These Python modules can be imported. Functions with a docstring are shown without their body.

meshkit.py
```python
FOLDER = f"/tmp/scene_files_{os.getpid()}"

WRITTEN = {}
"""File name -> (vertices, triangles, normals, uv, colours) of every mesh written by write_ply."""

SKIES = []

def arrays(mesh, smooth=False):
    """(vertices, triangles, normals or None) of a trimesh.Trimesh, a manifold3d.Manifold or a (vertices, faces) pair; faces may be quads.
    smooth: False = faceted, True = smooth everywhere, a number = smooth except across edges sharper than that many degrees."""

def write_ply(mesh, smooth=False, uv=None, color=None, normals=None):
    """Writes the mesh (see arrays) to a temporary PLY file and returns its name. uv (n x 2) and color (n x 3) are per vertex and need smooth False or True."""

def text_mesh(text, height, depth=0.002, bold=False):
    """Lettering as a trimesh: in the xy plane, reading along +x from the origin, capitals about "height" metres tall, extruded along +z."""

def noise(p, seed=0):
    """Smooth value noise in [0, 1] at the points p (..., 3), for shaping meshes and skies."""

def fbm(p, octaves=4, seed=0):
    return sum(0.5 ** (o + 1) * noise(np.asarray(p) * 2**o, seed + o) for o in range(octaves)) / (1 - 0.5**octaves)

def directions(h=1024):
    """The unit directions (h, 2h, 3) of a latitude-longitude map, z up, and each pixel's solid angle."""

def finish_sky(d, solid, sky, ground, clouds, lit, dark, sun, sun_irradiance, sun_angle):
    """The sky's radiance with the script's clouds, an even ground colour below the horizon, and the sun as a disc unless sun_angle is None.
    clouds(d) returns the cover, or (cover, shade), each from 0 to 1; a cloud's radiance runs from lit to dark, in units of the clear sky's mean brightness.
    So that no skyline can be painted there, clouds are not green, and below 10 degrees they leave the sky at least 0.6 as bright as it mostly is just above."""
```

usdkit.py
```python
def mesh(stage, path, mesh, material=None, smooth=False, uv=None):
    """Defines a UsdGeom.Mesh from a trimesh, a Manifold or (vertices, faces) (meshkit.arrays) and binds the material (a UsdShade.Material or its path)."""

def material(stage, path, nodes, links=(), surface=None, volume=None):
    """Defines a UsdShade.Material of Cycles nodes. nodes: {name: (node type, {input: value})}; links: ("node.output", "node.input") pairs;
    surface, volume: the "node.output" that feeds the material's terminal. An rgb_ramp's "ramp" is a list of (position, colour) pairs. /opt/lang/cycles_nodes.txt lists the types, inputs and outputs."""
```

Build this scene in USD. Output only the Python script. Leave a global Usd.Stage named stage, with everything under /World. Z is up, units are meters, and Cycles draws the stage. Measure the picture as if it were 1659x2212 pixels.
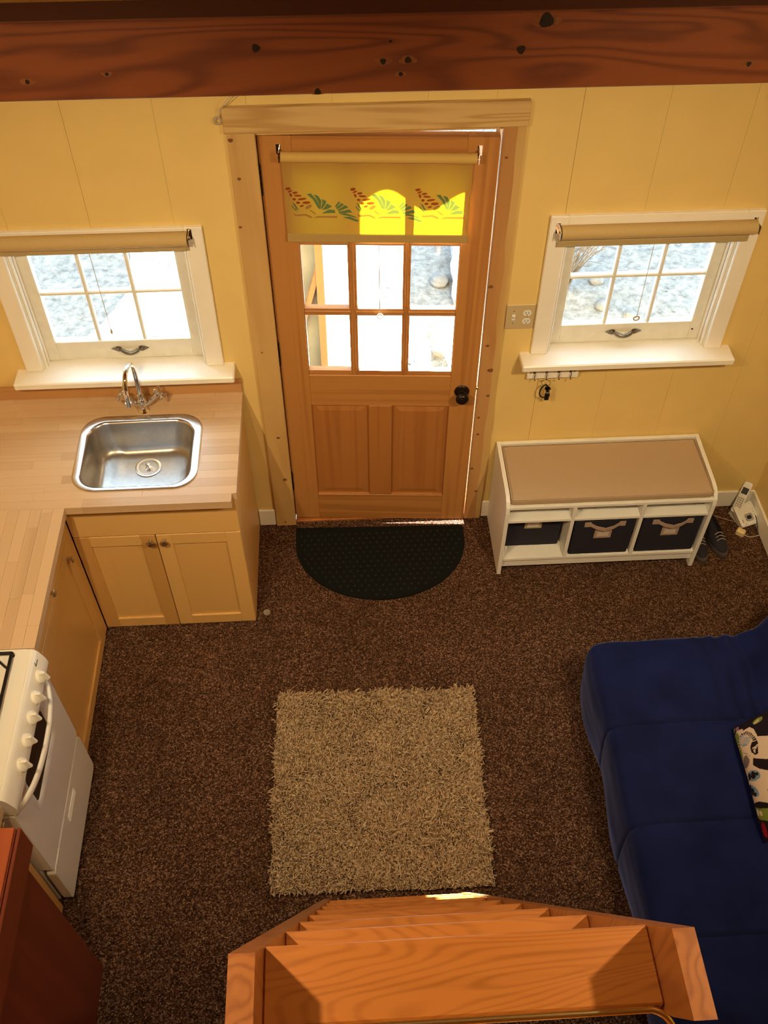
import math, random
import numpy as np, trimesh, manifold3d, shapely, usdkit, meshkit
from shapely import affinity
from shapely.geometry import Polygon, LineString, Point, box as sbox
from pxr import Usd, UsdGeom, UsdLux, UsdShade, Gf, Sdf, Vt

rng = np.random.default_rng(7); random.seed(7)
stage = Usd.Stage.CreateInMemory()
UsdGeom.SetStageUpAxis(stage, 'Z'); UsdGeom.SetStageMetersPerUnit(stage, 1.0)
UsdGeom.Xform.Define(stage, '/World'); UsdGeom.Scope.Define(stage, '/World/Looks')

# ------------------------------------------------------------------ camera, sky, sun, lamps, exposure
F_PX, CAM, PITCH, YAW, ROLL = 2059.383, (-0.151, -3.117, 3.699), 0.8628, 0.0570, 0.0023
EXPOSURE = 0.0
SUN_TO = np.array([-0.075, 1.0, 0.385]); SUN_TO /= np.linalg.norm(SUN_TO)
SUN_INTENSITY, SKY_INTENSITY, SKY_COLOR = 32.0, 2.4, (0.70, 0.90, 1.10)
SPOT = 1.85
LAMP_INTENSITY, LAMP_COLOR, LAMP_R = 2100.0, (1.0, 0.765, 0.43), 0.03
LAMP_CONE = 80.0
LAMPS = [((-0.88, -2.50, 3.40), None, 1.0, 80.0), ((0.93, -2.58, 3.40), None, 1.0, 80.0),
         ((-1.15, -2.22, 3.20), (-0.68, -0.05, 0.50), SPOT, 45.0), ((1.15, -2.22, 3.20), (0.70, -0.05, 0.50), SPOT, 45.0)]   # place, aim, strength, cone

def camera():
    cy, sy, cp, sp = math.cos(YAW), math.sin(YAW), math.cos(PITCH), math.sin(PITCH)
    fw = np.array([sy * cp, cy * cp, -sp]); rt = np.array([cy, -sy, 0]); up = np.cross(rt, fw)
    c, s = math.cos(ROLL), math.sin(ROLL)
    r, u = c * rt + s * up, -s * rt + c * up
    cam = UsdGeom.Camera.Define(stage, '/World/camera')
    m = Gf.Matrix4d(*[float(x) for x in (*r, 0, *u, 0, *(-fw), 0, *CAM, 1)])
    cam.AddTransformOp().Set(m)
    cam.CreateHorizontalApertureAttr(24.0); cam.CreateVerticalApertureAttr(32.0)
    cam.CreateFocalLengthAttr(24.0 * F_PX / 1659.0); cam.CreateExposureAttr(EXPOSURE)
    cam.CreateClippingRangeAttr(Gf.Vec2f(0.05, 1000))
camera()
dome = UsdLux.DomeLight.Define(stage, '/World/sky'); dome.CreateIntensityAttr(SKY_INTENSITY); dome.CreateColorAttr(Gf.Vec3f(*SKY_COLOR))
sun = UsdLux.DistantLight.Define(stage, '/World/sun'); sun.CreateIntensityAttr(SUN_INTENSITY); sun.CreateAngleAttr(0.53); sun.CreateNormalizeAttr(True); sun.CreateColorAttr(Gf.Vec3f(1.0, 0.97, 0.91))
_z = SUN_TO; _x = np.cross([0, 0, 1], _z); _x /= np.linalg.norm(_x); _y = np.cross(_z, _x)
sun.AddTransformOp().Set(Gf.Matrix4d(*[float(v) for v in (*_x, 0, *_y, 0, *_z, 0, 0, 0, 0, 1)]))

# ------------------------------------------------------------------ scene helpers
used = {}
def numbered(path):
    n = used.get(path, 0); used[path] = n + 1
    return path if n == 0 else f'{path}_{n:03d}'
def P(parent): return '/World' if parent is None else str(parent.GetPath())
def tag(o, label=None, cat=None, group=None, kind=None):
    for k, v in (('label', label), ('category', cat), ('group', group), ('kind', kind)):
        if v: o.SetCustomDataByKey(k, v)
    return o
def thing(name, label, cat, group=None, kind=None, loc=(0, 0, 0), rotz=0.0, parent=None):
    x = UsdGeom.Xform.Define(stage, numbered(P(parent) + '/' + name))
    if tuple(loc) != (0, 0, 0) or rotz:
        x.AddTranslateOp().Set(Gf.Vec3d(*map(float, loc)))
        if rotz: x.AddRotateZOp().Set(float(rotz))
    return tag(x.GetPrim(), label, cat, group, kind)
def node(name, parent): return UsdGeom.Xform.Define(stage, numbered(P(parent) + '/' + name)).GetPrim()
def obj(name, mesh, mat, parent=None, smooth=False, **t):
    return tag(usdkit.mesh(stage, numbered(P(parent) + '/' + name), mesh, mat, smooth=smooth).GetPrim(), **t)

# ------------------------------------------------------------------ mesh helpers
M3 = manifold3d.Manifold
def cbox(x0, x1, y0, y1, z0, z1, c=0.0):
    x0, x1 = min(x0, x1), max(x0, x1); y0, y1 = min(y0, y1), max(y0, y1); z0, z1 = min(z0, z1), max(z0, z1)
    if c <= 0:
        m = trimesh.creation.box((x1 - x0, y1 - y0, z1 - z0)); m.apply_translation(((x0 + x1) / 2, (y0 + y1) / 2, (z0 + z1) / 2)); return m
    c = min(c, (x1 - x0) * .45, (y1 - y0) * .45, (z1 - z0) * .45); pts = []
    for x, dx in ((x0, c), (x1, -c)):
        for y, dy in ((y0, c), (y1, -c)):
            for z, dz in ((z0, c), (z1, -c)):
                pts += [(x, y + dy, z + dz), (x + dx, y, z + dz), (x + dx, y + dy, z)]
    return hull(pts)
def hull(pts):
    m = M3.hull_points(np.asarray(pts, float)).to_mesh(); return trimesh.Trimesh(np.array(m.vert_properties)[:, :3], np.array(m.tri_verts), process=False)
def cat(*ms): return trimesh.util.concatenate([m for m in ms])
def ext(poly, h):
    if poly.geom_type != 'Polygon': return cat(*[ext(g, h) for g in poly.geoms if g.area > 1e-9])
    return trimesh.creation.extrude_polygon(poly, h, engine='earcut')
def _map(m, f, flip):
    m = m.copy(); m.vertices = f(np.array(m.vertices)); 
    if flip: m.invert()
    return m
def ext_xy(poly, z0, z1): m = ext(poly, z1 - z0); m.apply_translation((0, 0, z0)); return m
def ext_xz(poly, y0, y1): return _map(ext(poly, y1 - y0), lambda v: np.stack([v[:, 0], y0 + v[:, 2], v[:, 1]], 1), True)
def ext_yz(poly, x0, x1): return _map(ext(poly, x1 - x0), lambda v: np.stack([x0 + v[:, 2], v[:, 0], v[:, 1]], 1), False)
def rr(x0, x1, y0, y1, r, n=8): return sbox(x0 + r, y0 + r, x1 - r, y1 - r).buffer(r, quad_segs=n)
def rrring(x0, x1, y0, y1, r, z, n=8):
    out = []
    for cx, cy, a0 in ((x1 - r, y1 - r, 0), (x0 + r, y1 - r, 90), (x0 + r, y0 + r, 180), (x1 - r, y0 + r, 270)):
        for k in range(n + 1):
            a = math.radians(a0 + 90 * k / n); out.append((cx + r * math.cos(a), cy + r * math.sin(a), z))
    return out
def loft(rings, cap0=False, cap1=False):
    R = np.asarray(rings, float); k, n = R.shape[:2]; v = R.reshape(-1, 3); f = []
    for i in range(k - 1):
        for j in range(n):
            a, b, c, d = i * n + j, i * n + (j + 1) % n, (i + 1) * n + (j + 1) % n, (i + 1) * n + j
            f += [(a, b, c), (a, c, d)]
    v = list(map(tuple, v))
    for on, i in ((cap0, 0), (cap1, k - 1)):
        if on:
            v.append(tuple(R[i].mean(0))); q = len(v) - 1
            for j in range(n):
                a, b = i * n + j, i * n + (j + 1) % n
                f.append((q, b, a) if i == 0 else (q, a, b))
    return trimesh.Trimesh(np.array(v), np.array(f), process=False)
def tube(pts, r, n=10, cap=True, closed=False):
    pts = np.asarray(pts, float); k = len(pts); r = np.broadcast_to(r, k)
    t = (np.roll(pts, -1, 0) - np.roll(pts, 1, 0)) if closed else np.gradient(pts, axis=0)
    t /= np.linalg.norm(t, axis=1)[:, None]
    a = np.array([0, 0, 1.0]) if abs(t[0][2]) < .9 else np.array([1.0, 0, 0]); rings = []
    for i in range(k):
        a = a - t[i] * (a @ t[i]); a /= np.linalg.norm(a); b = np.cross(t[i], a)
        ang = np.arange(n) * 2 * np.pi / n
        rings.append(pts[i] + r[i] * (np.cos(ang)[:, None] * a + np.sin(ang)[:, None] * b))
    if closed: rings.append(rings[0])
    return loft(rings, cap and not closed, cap and not closed)
def lathe(profile, pos=(0, 0, 0), axis=(0, 0, 1), n=24):
    ang = np.arange(n) * 2 * np.pi / n
    m = loft([[(r * math.cos(a), r * math.sin(a), z) for a in ang] for r, z in profile], True, True)
    m.apply_transform(trimesh.geometry.align_vectors([0, 0, 1], np.asarray(axis, float) / np.linalg.norm(axis))); m.apply_translation(pos); return m
def ball(p, r, s=2, sc=(1, 1, 1)): m = trimesh.creation.icosphere(s, r); m.apply_scale(sc); m.apply_translation(p); return m
def torus(p, R, r, axis=(0, 1, 0), n=24, k=8):
    a = np.arange(n) * 2 * np.pi / n; m = tube(np.stack([R * np.cos(a), R * np.sin(a), 0 * a], 1), r, k, closed=True)
    m.apply_transform(trimesh.geometry.align_vectors([0, 0, 1], np.asarray(axis, float))); m.apply_translation(p); return m
def rot(m, axis, deg, at=(0, 0, 0)): m = m.copy(); m.apply_transform(trimesh.transformations.rotation_matrix(math.radians(deg), axis, at)); return m
def spline(pts, n=24):
    from scipy.interpolate import CubicSpline
    pts = np.asarray(pts, float); t = np.r_[0, np.cumsum(np.linalg.norm(np.diff(pts, axis=0), axis=1))]
    return CubicSpline(t, pts)(np.linspace(0, t[-1], n))

# ------------------------------------------------------------------ materials
def srgb(*c):
    c = np.array(c, float) / 255; return tuple(np.where(c <= .04045, c / 12.92, ((c + .055) / 1.055) ** 2.4))
def mat(name, nodes, links=(), surface='p.BSDF', **k): return usdkit.material(stage, '/World/Looks/' + name, nodes, links, surface=surface, **k)
def plain(name, col, rough=.5, metal=0., noise=0., scale=30., bump=0., **kw):
    n = {'p': ('principled_bsdf', dict(base_color=col, roughness=rough, metallic=metal, **kw))}; l = []
    if noise or bump:
        n['tc'] = ('texture_coordinate', {}); n['nz'] = ('noise_texture', dict(scale=scale, detail=4.0)); l += [('tc.object', 'nz.vector')]
    if noise:
        n['r'] = ('rgb_ramp', {'ramp': [(0.3, tuple(np.array(col) * (1 - noise))), (0.7, tuple(np.minimum(np.array(col) * (1 + noise), 1)))]}); l += [('nz.fac', 'r.fac'), ('r.color', 'p.base_color')]
    if bump:
        n['b'] = ('bump', dict(strength=bump, distance=.002)); l += [('nz.fac', 'b.height'), ('b.normal', 'p.normal')]
    return mat(name, n, l)
def wood(name, light, dark, axis='z', scale=6., bands=30., amt=.6, rough=.45, stretch=.12, var=.12, fibre=.35, bump=.15, spec=.5):
    """Grain along an axis: contour bands of a stretched noise, plus fine fibres; every object gets its own piece of the tree."""
    s = [1.0, 1.0, 1.0]; s['xyz'.index(axis)] = stretch
    n = {'tc': ('texture_coordinate', {}), 'oi': ('object_info', {}), 'of': ('math', dict(math_type='multiply', value2=41.0)), 'cx': ('combine_xyz', {}),
         'ad': ('vector_math', dict(math_type='add')), 'mp': ('mapping', dict(scale=tuple(scale * v for v in s))),
         'n1': ('noise_texture', dict(scale=1.0, detail=2.0, roughness=.45, distortion=.4)),
         'mu': ('math', dict(math_type='multiply', value2=bands)), 'sn': ('math', dict(math_type='sine')),
         'mr': ('map_range', dict(from_min=-1.0, from_max=1.0, to_min=0.0, to_max=1.0)), 'pw': ('math', dict(math_type='power', value2=2.2)),
         'mp2': ('mapping', dict(scale=tuple(scale * 14 * (v if v == 1 else v * .25) for v in s))), 'n2': ('noise_texture', dict(scale=1.0, detail=3.0)),
         'n3': ('noise_texture', dict(scale=.35, detail=1.0)),
         'm1': ('math', dict(math_type='multiply', value2=amt)), 'm2': ('math', dict(math_type='multiply_add', value2=fibre, value3=-fibre * .5)),
         'm3': ('math', dict(math_type='add', use_clamp=True)), 'm4': ('math', dict(math_type='multiply_add', value2=var * 4, value3=-var * 2)),
         'm5': ('math', dict(math_type='add', use_clamp=True)), 'm6': ('math', dict(math_type='multiply_add', value2=var * 2, value3=-var)), 'm7': ('math', dict(math_type='add', use_clamp=True)),
         'c': ('mix', dict(color1=light, color2=dark)), 'p': ('principled_bsdf', dict(roughness=rough, specular_ior_level=spec)), 'b': ('bump', dict(strength=bump, distance=.001))}
    l = [('oi.random', 'of.value1'), ('of.value', 'cx.x'), ('of.value', 'cx.y'), ('of.value', 'cx.z'), ('tc.object', 'ad.vector1'), ('cx.vector', 'ad.vector2'), ('ad.vector', 'mp.vector'), ('mp.vector', 'n1.vector'),
         ('n1.fac', 'mu.value1'), ('mu.value', 'sn.value1'), ('sn.value', 'mr.value'), ('mr.result', 'pw.value1'), ('ad.vector', 'mp2.vector'), ('mp2.vector', 'n2.vector'), ('mp.vector', 'n3.vector'),
         ('pw.value', 'm1.value1'), ('n2.fac', 'm2.value1'), ('m1.value', 'm3.value1'), ('m2.value', 'm3.value2'), ('n3.fac', 'm4.value1'), ('m3.value', 'm5.value1'), ('m4.value', 'm5.value2'),
         ('oi.random', 'm6.value1'), ('m5.value', 'm7.value1'), ('m6.value', 'm7.value2'),
         ('m7.value', 'c.fac'), ('c.color', 'p.base_color'), ('m7.value', 'b.height'), ('b.normal', 'p.normal')]
    return mat(name, n, l)

WALL = plain('wall_paint', (.80, .59, .222), .6, noise=.03, scale=5, bump=.08)
CEIL = plain('ceiling_boards', (.62, .45, .26), .6, noise=.06, scale=4)
TRIMW = plain('white_gloss_paint', (.93, .88, .79), .35, noise=.02, scale=9, bump=.04)
OLDW = plain('old_cream_paint', (.80, .77, .66), .4, noise=.05, scale=22, bump=.1)
PINE = {a: wood('knotty_pine_' + a, (.62, .40, .155), (.48, .265, .08), a, 5, 26, .45, .45) for a in 'xz'}
PINEP = wood('pale_pine_x', (.66, .445, .19), (.50, .295, .105), 'x', 15, 40, .95, .5, stretch=.05, var=.05)
KNOT = plain('pine_knot', (.22, .09, .03), .4, noise=.4, scale=300)
KNOTD = plain('dark_knot', (.02, .012, .008), .35, noise=.4, scale=200)
KNOTR = plain('red_brown_knot_halo', (.20, .065, .018), .4, noise=.3, scale=90)
FIR = {a: wood('door_fir_' + a, (.50, .225, .062), (.34, .125, .027), a, 16, 22, .6, .38, stretch=.025, var=.1, fibre=.5) for a in 'xz'}
FIRP = wood('door_fir_panel', (.45, .18, .046), (.34, .118, .027), 'z', 16, 22, .5, .38, stretch=.025, var=.1, fibre=.5)
BEAM = wood('beam_timber', (.21, .051, .010), (.10, .019, .004), 'x', 5.5, 70, .75, .5, stretch=.12, var=.08, fibre=.4)
BEAMT = wood('beam_rough_sawn_top', (.13, .042, .018), (.08, .024, .010), 'x', 20, 10, .3, .9, stretch=.3, fibre=1.0, bump=.5)  # rough top face, its dimness put into a darker colour
OAK = wood('ladder_oak_x', (.46, .158, .031), (.25, .07, .010), 'x', 6, 230, .42, .32, stretch=.22, var=.06, fibre=.95, bump=.05)
OAKZ = wood('ladder_oak_z', (.37, .125, .028), (.22, .06, .011), 'z', 9, 90, .6, .32, stretch=.08, var=.08, fibre=.6, bump=.04)
MAPLE = {a: wood('cabinet_maple_' + a, (.74, .455, .155), (.60, .335, .10), a, 5, 9, .35, .33, stretch=.1, var=.30, fibre=.3, bump=.05) for a in 'xyz'}
MAPLED = wood('cabinet_maple_dark_stile', (.62, .345, .105), (.50, .25, .065), 'z', 5, 9, .35, .33, stretch=.1, var=.1, fibre=.3, bump=.05)
BUTCHER = {a: wood('butcher_block_' + a, (.66, .46, .275), (.41, .245, .12), a, 9, 8, .25, .28, stretch=.06, var=.34, fibre=.35, bump=.03) for a in 'xy'}
MAHOG = wood('dark_mahogany', (.22, .045, .017), (.14, .025, .010), 'y', 9, 14, .4, .5, stretch=.05, var=.04, fibre=.4, spec=.3)
MAHOGZ = wood('dark_mahogany_upright', (.175, .034, .014), (.11, .018, .008), 'z', 9, 14, .4, .5, stretch=.05, var=.04, fibre=.4, spec=.3)
WHITE = plain('white_laminate', (.85, .83, .78), .4)
ENAMEL = plain('white_enamel', (.84, .80, .71), .22, coat_weight=.3)
PLASTIC = plain('white_plastic', (.82, .80, .74), .4)
IVORY = plain('ivory_plastic', (.56, .44, .25), .4)
CREAMP = plain('cream_plastic', (.80, .62, .32), .45)
GREYP = plain('grey_plastic', (.38, .34, .31), .45)
BLACKP = plain('black_plastic', (.015, .014, .014), .4)
BLACKM = plain('black_iron', (.02, .018, .017), .4, .6)
BRONZE = plain('oil_rubbed_bronze', (.028, .018, .014), .3, .7)
PEWTER = plain('antique_pewter', (.22, .19, .15), .35, .9, noise=.3, scale=120)
CHROME = plain('chrome', (.86, .86, .88), .06, 1.)
STEEL = plain('brushed_steel', (.50, .48, .455), .33, 1., noise=.06, scale=60)
STEELR = plain('polished_steel_rim', (.80, .80, .80), .2, 1.)
NICKEL = plain('satin_nickel', (.66, .62, .56), .25, 1.)
BRASS = plain('brass', (.88, .70, .32), .28, 1.)
OVENGLASS = plain('dark_oven_glass', (.025, .017, .014), .12)
RUBBER = plain('black_mat_fibre', (.0065, .0075, .0065), .9, noise=.4, scale=400, bump=.3, specular_ior_level=.15)
STUD = plain('mat_stud_rubber', (.014, .013, .013), .7, specular_ior_level=.25)
SEATF = plain('taupe_seat_fabric', (.475, .345, .215), .9, noise=.05, scale=260, bump=.15)
NAVY = plain('navy_box_fabric', (.012, .010, .022), .9, noise=.2, scale=400, bump=.2)
STRAP = plain('tan_strap', (.42, .30, .24), .8)
CARD = plain('label_card', (.62, .52, .46), .7)
SHADEF = plain('tan_roller_fabric', (.56, .40, .175), .75, noise=.04, scale=200)
HEMF = plain('roller_hem_fabric', (.44, .33, .16), .8)
CORD = plain('blind_cord', (.55, .47, .36), .8)
RING = plain('wooden_ring', (.50, .34, .19), .5)
SHOE = plain('dark_navy_suede', (.018, .016, .026), .9, noise=.3, scale=200)
SOLE = plain('grey_rubber_sole', (.07, .055, .05), .8)
CLEARP = plain('clear_plastic', (.8, .78, .7), .15, transmission_weight=.7)
DISC = plain('frosted_plastic_disc', (.42, .36, .28), .3, transmission_weight=.4)
STONE = plain('pale_stone', (.13, .13, .13), .8, noise=.25, scale=14, bump=.5)
LOGG = plain('weathered_grey_wood', (.16, .165, .175), .8, noise=.2, scale=30, bump=.5)
POST = wood('orange_porch_cedar', (.21, .072, .024), (.16, .05, .016), 'z', 10, 12, .4, .5, fibre=.4)
SCREEN = plain('grey_porch_panel', (.10, .105, .10), .7, noise=.25, scale=4)
ROOFM = plain('porch_roof_metal', (.28, .28, .29), .5)
BARK = plain('bark', (.10, .07, .05), .9, noise=.3, scale=20, bump=.6)
NEEDLES = plain('evergreen_needles', (.035, .06, .025), .9, noise=.3, scale=12)
TWIG = plain('dry_twig', (.085, .07, .06), .9)
LEAFL = plain('dead_leaf', (.17, .16, .145), .9, noise=.2, scale=9)
BULB = plain('frosted_lamp_glass', (.9, .85, .7), .4, emission_color=(1, .7, .3), emission_strength=3.)
CONC = plain('pale_path_gravel', (.62, .60, .56), .9, noise=.15, scale=60, bump=.4)  # pale tone that paints sun glare into the ground colour

def carpet():
    n = {'tc': ('texture_coordinate', {}), 'nd': ('noise_texture', dict(scale=140., detail=2.)), 'mv': ('mix', dict(mix_type='add', fac=.012)), 'v': ('voronoi_texture', dict(scale=230., feature='f1')),
         'sc': ('separate_color', {}), 'r': ('rgb_ramp', {'ramp': [(0, (.018, .006, .003)), (.42, (.062, .024, .012)), (.68, (.13, .060, .034)), (.9, (.27, .15, .09)), (1, (.38, .24, .16))]}),
         'nl': ('noise_texture', dict(scale=3.2, detail=3.)), 'mr': ('map_range', dict(from_min=.3, from_max=.7, to_min=.82, to_max=1.12)), 'cb': ('combine_xyz', {}), 'mu': ('mix', dict(mix_type='multiply', fac=1.)),
         'iv': ('math', dict(math_type='multiply_add', value2=-1., value3=1.)), 'b': ('bump', dict(strength=.9, distance=.006)), 'p': ('principled_bsdf', dict(roughness=1., specular_ior_level=.05, sheen_weight=.08, sheen_tint=(.9, .6, .4)))}
    l = [('tc.object', 'nd.vector'), ('tc.object', 'mv.color1'), ('nd.color', 'mv.color2'), ('mv.color', 'v.vector'), ('v.color', 'sc.color'), ('sc.r', 'r.fac'), ('tc.object', 'nl.vector'), ('nl.fac', 'mr.value'),
         ('mr.result', 'cb.x'), ('mr.result', 'cb.y'), ('mr.result', 'cb.z'), ('r.color', 'mu.color1'), ('cb.vector', 'mu.color2'), ('mu.color', 'p.base_color'), ('v.distance', 'iv.value1'), ('iv.value', 'b.height'), ('b.normal', 'p.normal')]
    return mat('brown_fleck_carpet', n, l)
CARPET = carpet()
def yarn():
    n = {'g': ('geometry', {}), 'n1': ('noise_texture', dict(scale=85., detail=3.)), 'r': ('rgb_ramp', {'ramp': [(.32, (.17, .09, .036)), (.47, (.40, .27, .155)), (.6, (.52, .39, .25)), (.8, (.62, .49, .34))]}), 'p': ('principled_bsdf', dict(roughness=.9, specular_ior_level=.15))}
    return mat('shaggy_beige_yarn', n, [('g.position', 'n1.vector'), ('n1.fac', 'r.fac'), ('r.color', 'p.base_color')])
YARN = yarn()
def velour():
    n = {'tc': ('texture_coordinate', {}), 'n1': ('noise_texture', dict(scale=7., detail=4.)), 'r': ('rgb_ramp', {'ramp': [(.3, (.0072, .0105, .046)), (.7, (.0115, .0165, .075))]}), 'n2': ('noise_texture', dict(scale=500., detail=1.)), 'b': ('bump', dict(strength=.25, distance=.001)),
         'p': ('principled_bsdf', dict(roughness=.95, specular_ior_level=.05, sheen_weight=.8, sheen_roughness=.3, sheen_tint=(.34, .42, .85)))}
    return mat('blue_velour', n, [('tc.object', 'n1.vector'), ('n1.fac', 'r.fac'), ('r.color', 'p.base_color'), ('tc.object', 'n2.vector'), ('n2.fac', 'b.height'), ('b.normal', 'p.normal')])
VELOUR = velour()
def pane_glass(name, dirt=0.0, dcol=(.8, .8, .78)):
    n = {'t': ('transparent_bsdf', dict(color=(.93, .95, .95))), 'g': ('glossy_bsdf', dict(color=(1, 1, 1), roughness=.03)), 'f': ('layer_weight', dict(blend=.5)), 'pw': ('math', dict(math_type='power', value2=5.0)), 'ma': ('math', dict(math_type='multiply_add', value2=.8, value3=.02)), 'm': ('mix_closure', {})}
    return mat(name, n, [('f.facing', 'pw.value1'), ('pw.value', 'ma.value1'), ('ma.value', 'm.fac'), ('t.BSDF', 'm.closure1'), ('g.BSDF', 'm.closure2')], surface='m.closure')
GLASS = pane_glass('window_glass')
def shade(name, refl, trans, fac=.4):
    n = {'d': ('diffuse_bsdf', dict(color=refl)), 't': ('translucent_bsdf', dict(color=trans)), 'm': ('mix_closure', dict(fac=fac))}
    return mat(name, n, [('d.BSDF', 'm.closure1'), ('t.BSDF', 'm.closure2')], surface='m.closure')
BLIND = shade('olive_shade_cloth', (.43, .25, .07), (.80, .53, .008), .115)
ST_RED = shade('stencil_red_brown', (.30, .06, .02), (.22, .05, .004), .12)
ST_GRN = shade('stencil_green', (.10, .16, .07), (.14, .15, .02), .12)
ST_BRN = shade('stencil_tan_brown', (.33, .16, .05), (.26, .11, .01), .12)
def ground():
    n = {'g': ('geometry', {}), 'n1': ('noise_texture', dict(scale=20., detail=7., roughness=.7)), 'r': ('rgb_ramp', {'ramp': [(.34, (.12, .12, .117)), (.5, (.19, .19, .183)), (.66, (.27, .27, .265))]}), 'n2': ('noise_texture', dict(scale=38., detail=5., roughness=.7)), 'b': ('bump', dict(strength=1., distance=.02)), 'p': ('principled_bsdf', dict(roughness=.95, specular_ior_level=.1))}
    return mat('dry_dirt', n, [('g.position', 'n1.vector'), ('n1.fac', 'r.fac'), ('r.color', 'p.base_color'), ('g.position', 'n2.vector'), ('n2.fac', 'b.height'), ('b.normal', 'p.normal')])
GROUND = ground()
VCOL = mat('printed_cotton', {'a': ('attribute', dict(attribute='print_color')), 'p': ('principled_bsdf', dict(roughness=.85, specular_ior_level=.1))}, [('a.color', 'p.base_color')])

# ------------------------------------------------------------------ lamps the room has (above the frame)
for i, (p, aim, power, cone) in enumerate(LAMPS):
    t = thing('ceiling_lamp', f'brass {"pendant" if aim is None else "spot"} lamp on a stem above the {"kitchen" if p[0] < 0 else "sofa"} side of the room', 'lamp')
    zc = 2.75 + (1.9 - abs(p[0])) / 1.9 * 1.9; p = np.array(p); d = np.array([0, 0, -1.0]) if aim is None else (np.array(aim) - p) / np.linalg.norm(np.array(aim) - p)
    obj('stem', tube([p - d * .06, p - d * .07 + [0, 0, .04], (p[0], p[1], zc)], .008), BRASS, t, True)
    obj('canopy', lathe([(.05, 0), (.05, .012), (.03, .03)], (p[0], p[1], zc - .05)), BRASS, t, 40)
    obj('shade', lathe([(.075, 0), (.055, .07), (.012, .075), (.012, .069), (.052, .064), (.072, .001)], p, -d, 27) if False else loft([[tuple(p - d * z + r * (math.cos(a) * e1 + math.sin(a) * e2)) for a in np.linspace(0, 2 * math.pi, 28)[:-1]] for e1 in [np.array([1.0, 0, 0])] for e2 in [np.cross(-d, e1) / np.linalg.norm(np.cross(-d, e1))] for r, z in ((.012, .075), (.055, .07), (.075, .0), (.072, .0), (.052, .064), (.012, .069))]), BRASS, t, 40)
    L = UsdLux.SphereLight.Define(stage, str(t.GetPath()) + '/bulb'); L.CreateRadiusAttr(LAMP_R); L.CreateIntensityAttr(LAMP_INTENSITY * power); L.CreateColorAttr(Gf.Vec3f(*LAMP_COLOR))
    ez = -d; ex = np.array([1.0, 0, 0]); ey = np.cross(ez, ex); ey /= np.linalg.norm(ey); ex = np.cross(ey, ez)
    L.AddTransformOp().Set(Gf.Matrix4d(*[float(v) for v in (*ex, 0, *ey, 0, *ez, 0, *p, 1)]))
    sh = UsdLux.ShapingAPI.Apply(L.GetPrim()); sh.CreateShapingConeAngleAttr(cone); sh.CreateShapingConeSoftnessAttr(1.0)

# ------------------------------------------------------------------ room shell
XL, XR, YR = -1.885, 1.908, -5.3
WX, WH, WZ0, WZ1 = 1.055, .345, 1.050, 1.70       # window centre, half opening, heights
obj('floor', cbox(XL - .1, XR + .1, YR, .02, -.08, 0), CARPET, kind='structure', label='brown flecked cut pile carpet covering the room', category=None) if False else tag(obj('floor', cbox(XL - .1, XR + .1, YR, .02, -.08, 0), CARPET), 'dark brown flecked carpet covering the whole floor', 'floor', kind='structure')
gable = Polygon([(XL, 0), (XR, 0), (XR, 2.75), (0, 4.65), (XL, 2.75)])
holes = [sbox(-.437, -.02, .450, 2.075), sbox(-WX - WH, WZ0, -WX + WH, WZ1), sbox(WX - WH, WZ0, WX + WH, WZ1)]
cut = shapely.unary_union(holes)
wb = thing('wall_back', 'cream yellow painted back wall of vertical boards holding the entry door', 'wall', kind='structure')
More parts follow.
